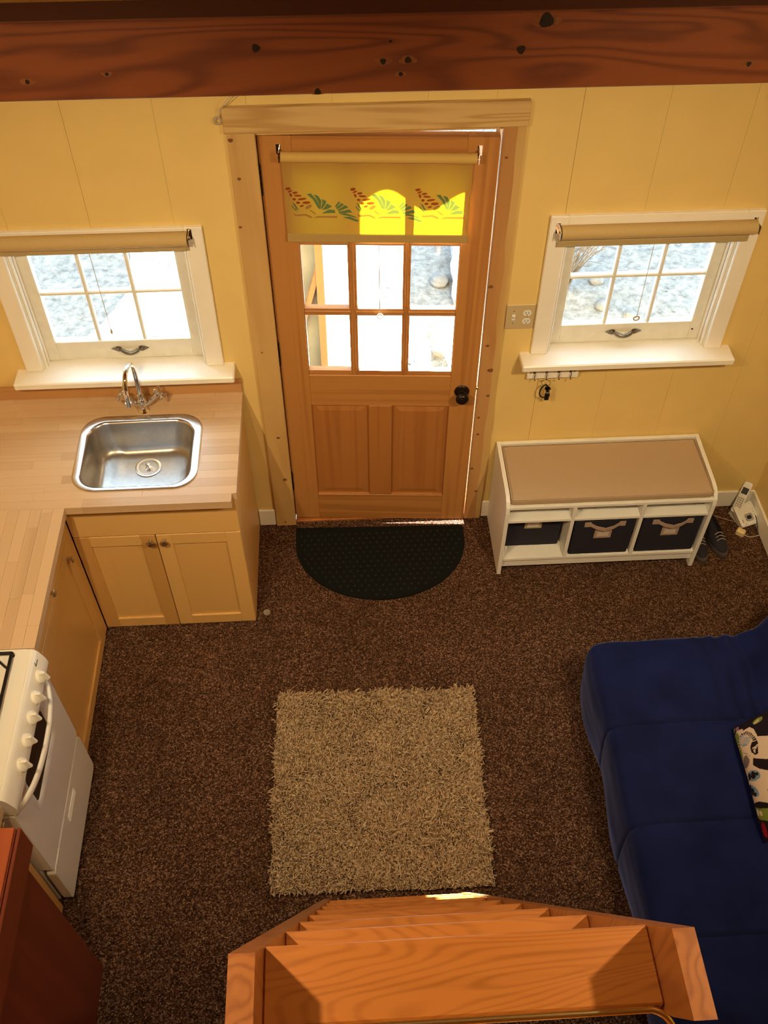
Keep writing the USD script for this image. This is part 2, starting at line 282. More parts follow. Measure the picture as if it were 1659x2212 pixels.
obj('core', ext_xz(gable.difference(cut), .003, .13), WALL, wb)
gx = [XL, -1.65, -1.35, -1.05, -.747, -.436, -.15, .172, .405, .702, 1.0, 1.3, 1.6, XR]
for a, b in zip(gx[:-1], gx[1:]):
    ga, gb = [.0009 if v in (-1.05, .702) else .0003 for v in (a, b)]
    p = gable.intersection(sbox(a + ga, -1, b - gb, 9)).difference(cut)
    for q in getattr(p, 'geoms', [p]): obj('panel', ext_xz(q, 0, .003), WALL, wb)
for nm, x0, x1, lb in (('wall_left', XL - .1, XL, 'cream wall behind the stove run'), ('wall_right', XR, XR + .1, 'cream painted wall behind the blue sofa')):
    tag(obj(nm, cbox(x0, x1, YR, .13, 0, 2.75), WALL), lb, 'wall', kind='structure')
tag(obj('wall_rear', cbox(XL - .1, XR + .1, YR - .1, YR, 0, 4.7), WALL), 'cream wall at the far end under the loft', 'wall', kind='structure')
for nm, s in (('ceiling', -1), ('ceiling', 1)):
    xo = XL - .1 if s < 0 else XR + .1
    tag(obj(nm, hull([(xo, y, z) for y in (YR, .13) for z in (2.70, 2.80)] + [(0, y, z) for y in (YR, .13) for z in (4.65, 4.75)]), CEIL), 'sloping boarded ceiling on the ' + ('kitchen side' if s < 0 else 'sofa side'), 'ceiling', kind='structure')
lf = thing('loft_floor', 'wooden loft platform that the ladder climbs to', 'loft', kind='structure')
obj('deck', cbox(XL, XR, YR, -2.98, 2.16, 2.30), OAK, lf)

# ------------------------------------------------------------------ beam across the room
bm = thing('ceiling_beam', 'heavy red brown knotty timber beam crossing above the door', 'beam', kind='structure')
BY0, BY1, BZ0, BZ1 = -.50, -.375, 2.437, 2.648
obj('timber', cbox(XL, XR, BY0, BY1, BZ0, BZ1 - .002, .004), BEAM, bm, 20)
obj('top_face', cbox(XL, XR, BY0 + .003, BY1 - .003, BZ1 - .004, BZ1), BEAMT, bm)
def knot(parent, x, z, y, w, h, m=KNOT, d=.0012, name='knot'):
    a = np.arange(14) * 2 * np.pi / 14; r = 1 + .12 * np.sin(a * 3 + x * 50)
    obj(name, ext_xz(Polygon(np.stack([x + w * r * np.cos(a), z + h * r * np.sin(a)], 1)), y - d, y + .002), m, parent)
for x, z, r, halo in ((-.973, 2.492, .006, 2.6), (-.756, 2.508, .005, 2.2), (-.348, 2.568, .011, 0), (.013, 2.578, .004, 0), (-.007, 2.525, .008, 2.2), (.061, 2.527, .009, 2), (.042, 2.489, .006, 2), (-.189, 2.446, .009, 1.7), (.369, 2.548, .0115, 0), (.429, 2.623, .019, 1.5), (1.014, 2.494, .007, 2)):
    if halo: knot(bm, x, z, BY0, r * halo * 1.4, r * halo * .62, KNOTR, .0004, 'knot_halo')
    knot(bm, x, z, BY0, r, r, KNOTD, .0012)

# ------------------------------------------------------------------ trims
t1 = thing('trim_1', 'pale pine head casing board over the door', 'trim', kind='structure')
obj('board', cbox(-.520, .520, -.026, 0, 2.078, 2.168, .003), PINEP, t1, 20)
t2 = thing('trim_2', 'knotty pine casing board on the hinge side of the door', 'trim', kind='structure')
obj('board', cbox(-.514, -.417, -.02, 0, 0, 2.078, .003), PINE['z'], t2, 20)
t3 = thing('trim_3', 'knotty waney edged pine casing on the knob side of the door', 'trim', kind='structure')
zz = np.linspace(0, 2.078, 60); edge = .514 + .006 * (meshkit.noise(np.stack([zz * 9, zz * 0, zz * 0], 1), 3) - .5) * (zz < 1.3)
inn = .487 + .012 * (meshkit.noise(np.stack([zz * 8, zz * 0, zz * 0], 1), 5) - .5)
obj('board', ext_xz(Polygon([(.433, 0), *zip(inn, zz), (.433, 2.078)]), -.02, 0), wood('reddish_pine_z', (.56, .305, .115), (.42, .19, .06), 'z', 5, 22, .45, .45), t3)
obj('pale_edge', ext_xz(Polygon([*zip(inn, zz), *zip(edge[::-1], zz[::-1])]), -.0195, 0), PINE['z'], t3)
for x, z, w in ((-.501, 2.055, .009), (-.488, 1.911, .007), (-.505, 1.718, .006), (-.483, 1.124, .004), (-.457, .624, .008), (-.448, .343, .010), (-.47, .03, .006)):
    knot(t2, x, z, -.02, w, w * .8)
for x, z, w in ((.454, 1.964, .006), (.446, 1.417, .010), (.458, 1.119, .008), (.482, .983, .013), (.484, .836, .008), (.457, .599, .007), (.453, .705, .007), (.478, .205, .008), (.446, .370, .008)):
    knot(t3, x, z, -.0202, w, w * .75)
t4 = thing('trim_4', 'pine jamb lining of the door opening', 'trim', kind='structure')
obj('jamb', cbox(-.437, -.418, -.0, .13, 0, 2.06), PINE['z'], t4); obj('jamb', cbox(.433, .450, 0, .13, 0, 2.06), PINE['z'], t4); obj('weatherstrip', cat(cbox(.4215, .433, .050, .057, .0, 2.06), cbox(-.417, .4215, .050, .057, 2.046, 2.06)), shade('white_foam_strip', (.8, .8, .78), (.22, .21, .2), .6), t4); obj('stop', cbox(-.418, -.403, .060, .075, 0, 2.06), PINE['z'], t4); obj('head_jamb', cbox(-.437, .450, 0, .13, 2.060, 2.075), PINE['x'], t4)  # added translucent strip blocks the sun beam and glows in the gap
tag(obj('threshold', cat(cbox(-.417, .432, .0, .16, -.02, .012, .003), cbox(-.417, .432, .062, .16, .01, .036, .003)), OAK), 'wooden threshold strip under the entry door', 'threshold', kind='structure')
for nm, a in (('baseboard_back_left', (-.598, -.516)), ('baseboard_back_right', (.517, XR))):
    tag(obj(nm, cbox(a[0], a[1], -.012, 0, 0, .112, .003), TRIMW), 'cream baseboard along the back wall ' + ('between sink cabinet and door' if a[0] < 0 else 'behind the bench'), 'baseboard', kind='structure')
tag(obj('baseboard_right', cbox(XR - .012, XR, YR, -.013, 0, .112, .003), TRIMW), 'cream baseboard along the sofa wall', 'baseboard', kind='structure')

# ------------------------------------------------------------------ entry door, ajar by 3.85 degrees
d1 = thing('door_1', 'fir entry door with nine glass panes standing slightly ajar', 'door', kind='structure', loc=(-.415, .0145, 0), rotz=-3.855)
T = .044
obj('stile', cbox(0, .118, 0, T, .022, 2.05, .002), FIR['z'], d1, 20); obj('stile', cbox(.729, .841, 0, T, .022, 2.05, .002), FIR['z'], d1, 20)
obj('bottom_rail', cbox(.118, .729, 0, T, .022, .200, .002), FIR['x'], d1, 20); obj('lock_rail', cbox(.118, .729, 0, T, .793, .970, .002), FIR['x'], d1, 20)
obj('top_rail', cbox(.118, .729, 0, T, 1.945, 2.05, .002), FIR['x'], d1, 20); obj('mullion', cbox(.372, .476, 0.001, T, .200, .793, .002), FIRP, d1, 20)
for a, b in ((.118, .372), (.476, .729)):
    obj('panel', cat(cbox(a, b, .016, .03, .2, .793), hull([(x, .016, z) for x in (a + .004, b - .004) for z in (.204, .789)] + [(x, .008, z) for x in (a + .038, b - .038) for z in (.238, .755)])), FIRP, d1)
cols, rows = [(.121, .300), (.332, .514), (.543, .727)], [(.990, 1.284), (1.316, 1.613), (1.645, 1.930)]
for x0, x1 in ((.300, .332), (.514, .543)): obj('muntin', cbox(x0 + .008, x1 - .008, .001, T, .970, 1.945, .003), FIR['z'], d1, 20)
for z0, z1 in ((1.284, 1.316), (1.613, 1.645)):
    for x0, x1 in ((.118, .308), (.324, .522), (.535, .729)): obj('muntin', cbox(x0, x1, .0012, T, z0 + .008, z1 - .008, .003), FIR['x'], d1, 20)
for z0, z1 in rows:
    for x0, x1 in cols:
        o = sbox(x0 - .009, z0 - .019, x1 + .009, z1 + .019).intersection(sbox(.112, .962, .735, 1.95)); i = sbox(x0, z0, x1, z1)
        obj('glass_stop', ext_xz(o.difference(i), .008, .036), FIR['x'], d1)
        obj('pane', cbox(x0 - .004, x1 + .004, .020, .023, z0 - .004, z1 + .004), GLASS, d1)
for z0, z1 in ((1.83, 1.945), (1.034, 1.146), (.24, .356)):
    h = node('hinge', d1); obj('leaf', cbox(-.004, .004, -.003, .02, z0, z1), BLACKM, h)
    obj('knuckle', cat(*[tube([(-.001, -.006, z0 + (z1 - z0) * k / 5 + .001), (-.001, -.006, z0 + (z1 - z0) * (k + 1) / 5 - .001)], .006) for k in range(5)], ball((-.001, -.006, z1 + .003), .005), ball((-.001, -.006, z0 - .003), .005)), BLACKM, h, 40)
kn = node('knob', d1)
obj('rose', lathe([(.033, 0), (.033, .004), (.028, .009), (.016, .013), (.012, .02)], (.780, 0, .885), (0, -1, 0)), BRONZE, kn, 40)
obj('grip', lathe([(.011, .015), (.012, .03), (.022, .038), (.0285, .048), (.0285, .056), (.022, .064), (.012, .067), (.009, .0665), (.0085, .065)], (.780, 0, .885), (0, -1, 0)), BRONZE, kn, 50)
obj('latch', cat(cbox(.838, .8425, .010, .034, .855, .915), cbox(.841, .853, .015, .029, .878, .894, .003)), BRASS, d1)

# roller blind on the door
db = thing('door_blind', 'olive roller blind stencilled with pine cones, half drawn over the door panes', 'blind', loc=(-.415, .0145, 0), rotz=-3.855)
obj('roller', tube([(.082, -.030, 1.990), (.762, -.030, 1.990)], .0185, 20), BLIND if False else plain('blind_roll_cloth', (.58, .37, .10), .8), db, 40)
for x, s in ((.076, 1), (.768, -1)):
    b = obj('bracket', cat(cbox(x - .0015, x + .0015, -.045, 0, 1.975, 2.012), cbox(x - (.004 if s < 0 else .012), x + (.012 if s < 0 else .004), -.002, 0, 1.985, 2.022), tube([(x - .004, -.03, 1.99), (x + .004, -.03, 1.99)], .006)), CHROME, db)
yb = -.0125
def bz(px, py):                                        # stencil drawing units -> door coordinates
    return .348 + ((600 + px / 3.858) - 776) * .00169, 1.677 + (500 - (380 + py / 3.858)) * .00192
def el(cx, cy, a, b, ang=0):
    return affinity.rotate(affinity.scale(Point(cx, cy).buffer(1, 12), a, b), ang)
reds = [el(103, 98, 21, 10, -8), el(118, 118, 19, 6, -22), el(121, 148, 9, 15, -25), el(158, 130, 21, 8, -6), el(180, 153, 30, 7, 3), el(147, 182, 13, 9), el(213, 180, 34, 8, -8), el(177, 210, 15, 9), el(246, 209, 32, 10, -4), el(206, 236, 16, 7, -15)]
tans = [el(262, 243, 30, 13, -28), Polygon([(262, 266), (285, 272), (322, 300), (312, 304), (285, 284)]), Polygon([(134, 298), (150, 309), (180, 307), (235, 302), (272, 318), (288, 328), (280, 336), (228, 315), (180, 319), (146, 318)]), Polygon([(296, 334), (335, 319), (495, 317), (497, 331), (340, 331)])]
fan1 = [Polygon(q) for q in ([(256, 140), (288, 136), (330, 185), (352, 235), (355, 263), (340, 250), (305, 185)], [(312, 143), (345, 154), (369, 190), (364, 240), (359, 263), (352, 225), (335, 180)], [(378, 179), (412, 197), (397, 230), (368, 263), (366, 250), (378, 215)], [(418, 216), (456, 238), (420, 258), (376, 268)], [(370, 296), (430, 264), (476, 268), (483, 290), (420, 293)], [(128, 206), (150, 222), (176, 268), (160, 260)], [(122, 228), (140, 252), (168, 275), (150, 272), (126, 245)])]
fan2 = [Polygon(q) for q in ([(484, 235), (515, 197), (525, 205), (490, 246)], [(490, 250), (535, 212), (557, 222), (500, 261)], [(505, 266), (567, 228), (592, 245), (510, 276)], [(510, 283), (600, 262), (622, 285), (515, 294)], [(520, 302), (560, 292), (642, 318), (662, 332), (600, 316)], [(545, 327), (600, 322), (677, 352), (665, 363), (600, 342)])]
R_, G_, B_ = [], [], []
for k in range(3):
    sh = lambda L: [affinity.translate(p, 531 * k, 1 if k else 0) for p in L]
    R_ += sh(reds); B_ += sh(tans); G_ += sh(fan1) + (sh(fan2) if k < 2 else [])
def tob(L):
    return shapely.unary_union([shapely.transform(p.buffer(1.0), lambda c: np.stack([.348 + ((600 + c[:, 0] / 3.858) - 776) * .00169, 1.677 + (500 - (380 + c[:, 1] / 3.858)) * .00192], 1)) for p in L])
sheet = sbox(.080, 1.640, .751, 1.990); R_, G_, B_ = tob(R_), tob(G_), tob(B_)
G_ = G_.difference(R_); B_ = B_.difference(R_).difference(G_)
def flat(poly):                                        # a single layer of cloth, facing the room
    V, Fc, n = [], [], 0
    for g in getattr(poly, 'geoms', [poly]):
        if g.geom_type != 'Polygon' or g.area < 1e-8: continue
        v, f = trimesh.creation.triangulate_polygon(g, engine='earcut'); V.append(np.c_[v[:, 0], np.full(len(v), yb), v[:, 1]]); Fc.append(f + n); n += len(v)
    m = trimesh.Trimesh(np.vstack(V), np.vstack(Fc), process=False)
    if m.face_normals[:, 1].mean() > 0: m.invert()
    return m
obj('cloth', flat(sheet.difference(R_).difference(G_).difference(B_)), BLIND, db)
obj('stencil_cone', flat(R_), ST_RED, db, label='red brown stencilled pine cones', kind='stuff'); obj('stencil_needle_fan', flat(G_), ST_GRN, db, label='green stencilled needle fans', kind='stuff'); obj('stencil_branch', flat(B_), ST_BRN, db, label='brown stencilled branches', kind='stuff')
obj('hem', cbox(.079, .752, yb - .004, yb + .003, 1.640, 1.674, .002), plain('hem_cloth', (.42, .28, .09), .8), db)
obj('cord', tube([(.421, yb - .004, 1.645), (.422, yb - .006, 1.50), (.424, yb - .006, 1.315)], .0012, 6), CORD, db)
obj('ring_pull', torus((.425, yb - .007, 1.302), .0105, .0034), CLEARP, db, True)

# ------------------------------------------------------------------ windows
def window(n, cx, lab, handle_lab):
    w = thing(f'window_{n}', lab, 'window', kind='structure')
    L, R = cx - WH, cx + WH
    obj('side_casing', cbox(cx - .408, L + .006, -.02, 0, 1.063, 1.722, .003), TRIMW, w); obj('side_casing', cbox(R - .006, cx + .408, -.02, 0, 1.063, 1.722, .003), TRIMW, w)
    obj('head_casing', cbox(L + .006, R - .006, -.02, 0, 1.640, 1.722, .002), TRIMW, w)
    obj('sill', cbox(cx - .452, cx + .452, -.098, .085, 1.030, 1.062, .005), TRIMW, w, 20)
    obj('apron', cbox(cx - .40, cx + .40, -.016, 0, .985, 1.030, .002), WALL, w)
    for s in (-1, 1):
        e = L if s < 0 else R
        obj('jamb', cbox(e, e - s * .012, 0, .13, 1.06, 1.70), OLDW, w)
        obj('jamb_stop', cat(cbox(e - s * .012, e - s * .020, .002, .018, 1.06, 1.70, .002), cbox(e - s * .012, e - s * .024, .030, .044, 1.06, 1.70, .002)), TRIMW, w)
    obj('head_jamb', cbox(L, R, 0, .13, 1.69, 1.70), OLDW, w)
    gl, gr, ya, yc = cx - .278, cx + .278, .046, .084
    obj('sash_stile', cbox(L + .013, gl, ya, yc, 1.066, 1.69, .002), OLDW, w); obj('sash_stile', cbox(gr, R - .013, ya, yc, 1.066, 1.69, .002), OLDW, w)
    obj('sash_rail', cbox(gl, gr, ya + .0005, yc, 1.066, 1.158, .002), OLDW, w); obj('sash_rail', cbox(gl, gr, ya + .0005, yc, 1.640, 1.69, .002), OLDW, w)
    xs = [gl, cx - .0955, cx + .0895, gr]
    for x in xs[1:3]: obj('muntin', cbox(x - .0075, x + .0075, ya + .004, yc - .004, 1.158, 1.64, .004), OLDW, w)
    for a, b in zip(xs[:-1], xs[1:]): obj('muntin', cbox(a, b, ya + .0045, yc - .004, 1.388, 1.403, .004), OLDW, w)
    for a, b in zip(xs[:-1], xs[1:]):
        for z0, z1 in ((1.158, 1.388), (1.403, 1.64)): obj('pane', cbox(a, b, .063, .066, z0, z1), GLASS, w)
    h = node('sash_lift', w)
    hx, hz, hy = cx - .008 if cx > 0 else cx + .022, 1.115, ya
    obj('bow', tube(spline([(hx - .042, hy - .004, hz + .004), (hx - .026, hy - .014, hz - .002), (hx, hy - .022, hz - .006), (hx + .026, hy - .014, hz - .002), (hx + .042, hy - .004, hz + .004)], 16), np.r_[.004, .005, np.full(12, .0085), .005, .004], 10), PEWTER, h, 50)
    for s in (-1, 1):
        obj('plate', cat(ext_xz(Polygon([(hx + s * .036, hz - .008), (hx + s * .048, hz - .012), (hx + s * .062, hz - .006), (hx + s * .078, hz + .004), (hx + s * .062, hz + .012), (hx + s * .048, hz + .016), (hx + s * .036, hz + .012)]), hy - .003, hy), ball((hx + s * .05, hy - .004, hz + .003), .008, 1)), PEWTER, h)
    return w
window(1, -WX, 'white six pane sash window above the kitchen sink', '')
w2 = window(2, WX, 'white six pane sash window above the storage bench', '')
obj('screw_hole', ball((1.345, .046, 1.118), .004, 1), BLACKM, w2)

def roller(cx, zc, lab, x0, x1, hem, drop, ringed):
    t = thing('roller_blind', lab, 'blind')
    obj('roll', tube([(x0, -.052, zc), (x1, -.052, zc)], .0275, 20), SHADEF, t, 40)
    obj('cloth', cat(cbox(x0 + .003, x1 - .004, -.028, -.0265, hem, zc), cbox(x0 - .004, x1 - .012, -.031, -.0245, hem, hem + .026, .002)), HEMF, t)
    for x in (x0 - .006, x1 + .006):
        obj('bracket', cat(cbox(x - .001, x + .001, -.082, -.02, zc - .018, zc + .018), cbox(x - .008, x + .008, -.0225, -.02, zc - .022, zc + .022), tube([(x - .004, -.052, zc), (x + .004, -.052, zc)], .008)), CHROME, t)
    px, pz = drop
    obj('pull_cord', tube([(px - .004, -.03, hem + .004), (px, -.028, pz + .014)], .0012, 6), CORD, t)
    obj('pull', torus((px, -.028, pz), .0115, .003, (0, 1, .2)) if ringed else lathe([(.001, .02), (.0035, .012), (.0045, 0), (.003, -.006)], (px, -.028, pz)), RING, t, True)
roller(-WX, 1.697, 'tan roller blind rolled up over the kitchen window', -1.425, -.700, 1.630, (-1.07, 1.262), False)
roller(WX, 1.674, 'tan roller blind rolled up over the window by the bench', .684, 1.424, 1.596, (1.062, 1.243), True)

# ------------------------------------------------------------------ wall fittings
sw = thing('switch_plate', 'ivory wall plate with light switch and outlet between door and window', 'switch')
obj('plate', cbox(.523, .643, -.006, 0, 1.190, 1.313, .003), IVORY, sw, 20)
obj('toggle', cat(cbox(.549, .563, -.0075, -.005, 1.238, 1.266), hull([(.552, -.006, 1.245), (.560, -.006, 1.245), (.552, -.006, 1.257), (.560, -.006, 1.257), (.553, -.02, 1.259), (.559, -.02, 1.259), (.553, -.02, 1.265), (.559, -.02, 1.265)])), PLASTIC, sw)
for z in (1.272, 1.232):
    s = node('socket', sw); obj('face', ext_xz(rr(.594, .628, z - .014, z + .014, .012), -.0075, -.005), PLASTIC, s)
    obj('slot', cat(cbox(.604, .606, -.0079, -.007, z - .004, z + .006), cbox(.616, .618, -.0079, -.007, z - .004, z + .006), cbox(.609, .613, -.0079, -.007, z - .011, z - .007)), BLACKP, s)
obj('screw', cat(*[ball((x, -.006, z), .003, 1, (1, .5, 1)) for x, z in ((.611, 1.252), (.556, 1.222), (.556, 1.282))]), NICKEL, sw)

kr = thing('key_rack', 'white strip of four small brass key hooks under the window sill', 'key rack')
obj('board', cbox(.645, .868, -.026, -.0165, .930, .984, .002), TRIMW, kr)
for x in (.675, .727, .781, .832):
    obj('hook', cat(lathe([(.006, 0), (.006, .003), (.002, .005)], (x, -.026, .968), (0, -1, 0), 12), tube(spline([(x, -.030, .968), (x, -.038, .966), (x, -.040, .955), (x, -.036, .945), (x, -.043, .938), (x, -.049, .946)], 16), .0022, 8)), PEWTER, kr, 40)
obj('screw', cat(ball((.657, -.026, .966), .0035, 1), ball((.85, -.026, .966), .0035, 1)), PEWTER, kr)
ks = thing('key_bunch', 'dark bunch of keys hanging from the second hook', 'keys')
obj('split_ring', torus((.728, -.042, .920), .019, .0012, (.2, 1, .1)), PEWTER, ks, True)
obj('carabiner', tube(spline([(.728, -.044, .912), (.711, -.046, .893), (.706, -.046, .865), (.716, -.046, .842), (.730, -.046, .838), (.738, -.046, .86), (.740, -.045, .89), (.728, -.044, .912)], 28), .0034, 8), BLACKP, ks, 50)
def key(x, z, a, ln): 
    q = shapely.unary_union([Point(0, 0).buffer(.011), sbox(-.004, -ln, .004, 0), sbox(.003, -ln, .007, -ln + .006), sbox(.003, -ln + .010, .006, -ln + .016)]).difference(Point(0, .005).buffer(.0025))
    return ext_xz(affinity.translate(affinity.rotate(q, a, origin=(0, 0)), x, z), -.047 - .003 * (a > 0), -.045 - .003 * (a > 0))
obj('key', key(.735, .895, 3, .05), BRONZE, ks); obj('key', key(.741, .89, 9, .045), PEWTER, ks)
obj('fob', cbox(.729, .749, -.055, -.049, .826, .872, .003), BRONZE, ks)

cr = thing('cord_ring', 'white plastic ring on a thin cord by the top corner of the door casing', 'ring')
obj('ring', torus((-.536, -.014, 2.122), .0115, .004), CLEARP, cr, True)
obj('cord', cat(tube(spline([(-.533, -.017, 2.133), (-.528, -.020, 2.150), (-.516, -.029, 2.176), (-.47, -.012, 2.215)], 12), .0012, 6), tube(spline([(-.531, -.017, 2.133), (-.526, -.020, 2.152), (-.512, -.029, 2.176), (-.45, -.010, 2.222)], 12), .0012, 6)), CORD, cr)

# ------------------------------------------------------------------ kitchen: worktop of butcher block staves
CX1, CY0, LX1, LY0 = -.587, -.648, -1.246, -1.282
hole = rr(-1.232, -.756, -.558, -.158, .085)
wt = thing('worktop', 'honey maple butcher block worktop in an L around the sink', 'worktop')
def staves(x0, x1, y0, y1, along, w, cutter=None):
    a0, a1, b0, b1 = (x0, x1, y0, y1) if along == 'x' else (y0, y1, x0, x1)
    nb = max(1, round((b1 - b0) / w)); w = (b1 - b0) / nb
    for i in range(nb):
        p = a0 - rng.uniform(0, .35)
        while p < a1:
            q = p + rng.uniform(.26, .62); s0, s1 = max(p, a0), min(q, a1); p = q
            if s1 - s0 < .02: continue
            g = .0003; r = sbox(s0 + g, b0 + i * w + g, s1 - g, b0 + (i + 1) * w - g) if along == 'x' else sbox(b0 + i * w + g, s0 + g, b0 + (i + 1) * w - g, s1 - g)
            if cutter is not None: r = r.difference(cutter)
            for gm in getattr(r, 'geoms', [r]):
                if gm.area > 1e-5: obj('stave', ext_xy(gm, .872, .910 - rng.uniform(0, .00015)), BUTCHER[along], wt)
staves(XL, CX1, CY0, -.002, 'x', .043, hole)
staves(XL, LX1, LY0, CY0, 'y', .043)
bs = thing('backsplash', 'low wooden upstand behind the sink under the window sill', 'backsplash')
obj('strip', cbox(XL, CX1, -.020, 0, .9102, .972, .002), wood('reddish_upstand', (.52, .27, .10), (.36, .16, .05), 'x', 8, 10, .4, .35, stretch=.05), bs)

# sink cabinet
FY = -.575
def shaker(parent, x0, x1, z0, z1, plane, grain='z', fr=.062, sm=None):
    """A framed cupboard door: on the plane y = FY ('y') or x = plane value ('x', then x0, x1 are y values)."""
    d = node('door', parent); t = .019
    def B(a0, a1, c0, c1, k0, k1, ch=.0015):
        return cbox(a0, a1, plane[1] - k1, plane[1] - k0, c0, c1, ch) if plane[0] == 'y' else cbox(plane[1] + k0, plane[1] + k1, a0, a1, c0, c1, ch)
    h = 'x' if plane[0] == 'y' else 'y'
    obj('stile', B(x0, x0 + fr, z0, z1, 0, t), sm or MAPLE['z'], d); obj('stile', B(x1 - fr, x1, z0, z1, 0, t), sm or MAPLE['z'], d)
    obj('rail', B(x0 + fr, x1 - fr, z0, z0 + fr, 0, t), MAPLE[h], d); obj('rail', B(x0 + fr, x1 - fr, z1 - fr, z1, 0, t), MAPLE[h], d)
    xm = (x0 + x1) / 2
    obj('panel', B(x0 + fr - .004, x1 - fr + .004, z0 + fr - .004, z1 - fr + .004, .002, .010, 0), MAPLE['z'], d)
    return d
def cknob(parent, p, axis): obj('knob', lathe([(.0075, 0), (.006, .004), (.0052, .012), (.009, .018), (.0155, .022), (.0165, .026), (.0125, .030), (.0, .031)], p, axis, 18), NICKEL, parent, 45)
sc = thing('sink_cabinet', 'maple base cabinet with two doors under the sink', 'cabinet')
obj('body', cat(cbox(XL + .01, -.607, FY + .012, -.012, .03, .05), cbox(XL + .01, -.607, -.024, -.012, .05, .868), cbox(XL + .01, XL + .028, FY + .012, -.024, .05, .868), cbox(-1.318, -1.300, FY + .012, -.024, .05, .868)), MAPLE['z'], sc)
obj('side_panel', cbox(-.606, -.588 - .012, FY + .0, -.008, .004, .871, .001), MAPLE['z'], sc)
obj('false_front', cbox(-1.283, -.600, FY - .019, FY, .665, .868, .0015), MAPLE['x'], sc)
dA = shaker(sc, -1.283, -.951, .010, .659, ('y', FY), sm=MAPLED); cknob(dA, (-.972, FY - .019, .632), (0, -1, 0))
dB = shaker(sc, -.948, -.601, .010, .659, ('y', FY)); cknob(dB, (-.916, FY - .019, .632), (0, -1, 0))
bc = thing('base_cabinet', 'maple base cabinet with drawer and door between sink corner and stove', 'cabinet')
PX = -1.303
obj('body', cbox(XL + .01, PX - .002, -1.274, FY - .002, .03, .868, .001), MAPLE['z'], bc)
obj('filler', cbox(PX - .01, PX + .017, -.640, FY - .022, .010, .868, .001), MAPLE['z'], bc)
dr = node('drawer', bc); obj('front', cbox(PX, PX + .019, -1.274, -.643, .735, .866, .0015), MAPLE['y'], dr); cknob(dr, (PX + .019, -.970, .80), (1, 0, 0))
dC = shaker(bc, -1.274, -.643, .010, .730, ('x', PX), fr=.062); cknob(dC, (PX + .019, -.715, .678), (1, 0, 0))
bc2 = thing('base_cabinet', 'maple cabinet between stove and dark wood cabinet, mostly hidden', 'cabinet')
obj('body', cbox(XL + .01, PX + .002, -2.05, -1.846, .03, .868, .001), MAPLE['z'], bc2)
dr = node('drawer', bc2); obj('front', cbox(PX + .003, PX + .020, -2.05, -1.846, .70, .866, .0015), MAPLE['y'], dr); cknob(dr, (PX + .020, -1.872, .815), (1, 0, 0))
obj('door', cbox(PX + .003, PX + .020, -2.05, -1.846, .010, .695, .0015), MAPLE['z'], bc2)
wt2 = thing('worktop', 'short butcher block worktop end past the stove', 'worktop'); wt_keep, wt = wt, wt2
staves(XL, LX1, -2.05, -1.846, 'y', .045); wt = wt_keep

# sink
sk = thing('kitchen_sink', 'square stainless steel sink with rounded corners set in the worktop', 'sink')
ox = (-1.246, -.742, -.571, -.144); ix = (-1.212, -.782, -.546, -.186)
def inter(a, b, t): return tuple(np.array(a) * (1 - t) + np.array(b) * t)
obj('rim', loft([rrring(*inter(ox, ix, q), .100 - .022 * q, z) for q, z in ((0, .9101), (.04, .9135), (.18, .9155), (.70, .9150), (.9, .912), (1, .905))]), STEELR, sk, 40)
prof = [(0, .906), (.004, .895), (.010, .86), (.014, .82), (.018, .795), (.024, .778), (.034, .766), (.05, .759), (.075, .756)]
rb = [rrring(ix[0] + q, ix[1] - q, ix[2] + q, ix[3] - q, .078 + q * .3, z) for q, z in prof]
fl = np.array(rb[-1]); cdr = np.array([-.99, -.300, .754])
for tt in (.3, .6, .82): rb.append(list(map(tuple, fl * (1 - tt) + cdr * tt)))
obj('basin', loft(rb, False, True), STEEL, sk, 50)
dn = node('drain', sk)
obj('flange', lathe([(.052, .7545), (.055, .757), (.050, .7585), (.041, .7575), (.038, .750), (.0365, .744), (.001, .743)], (-.99, -.300, 0)), STEELR, dn, 40)
obj('strainer', cat(lathe([(.034, .7435), (.034, .748), (.026, .752), (.012, .7545), (.001, .755)], (-.99, -.300, 0)), lathe([(.006, .754), (.004, .764), (.009, .769), (.009, .773), (.001, .775)], (-.99, -.300, 0))), CHROME, dn, 40)
obj('slot', cat(*[rot(cbox(-.99 + .014, -.99 + .031, -.3013, -.2987, .747, .7535), (0, 0, 1), k * 30, (-.99, -.300, 0)) for k in range(12)]), BLACKM, dn)

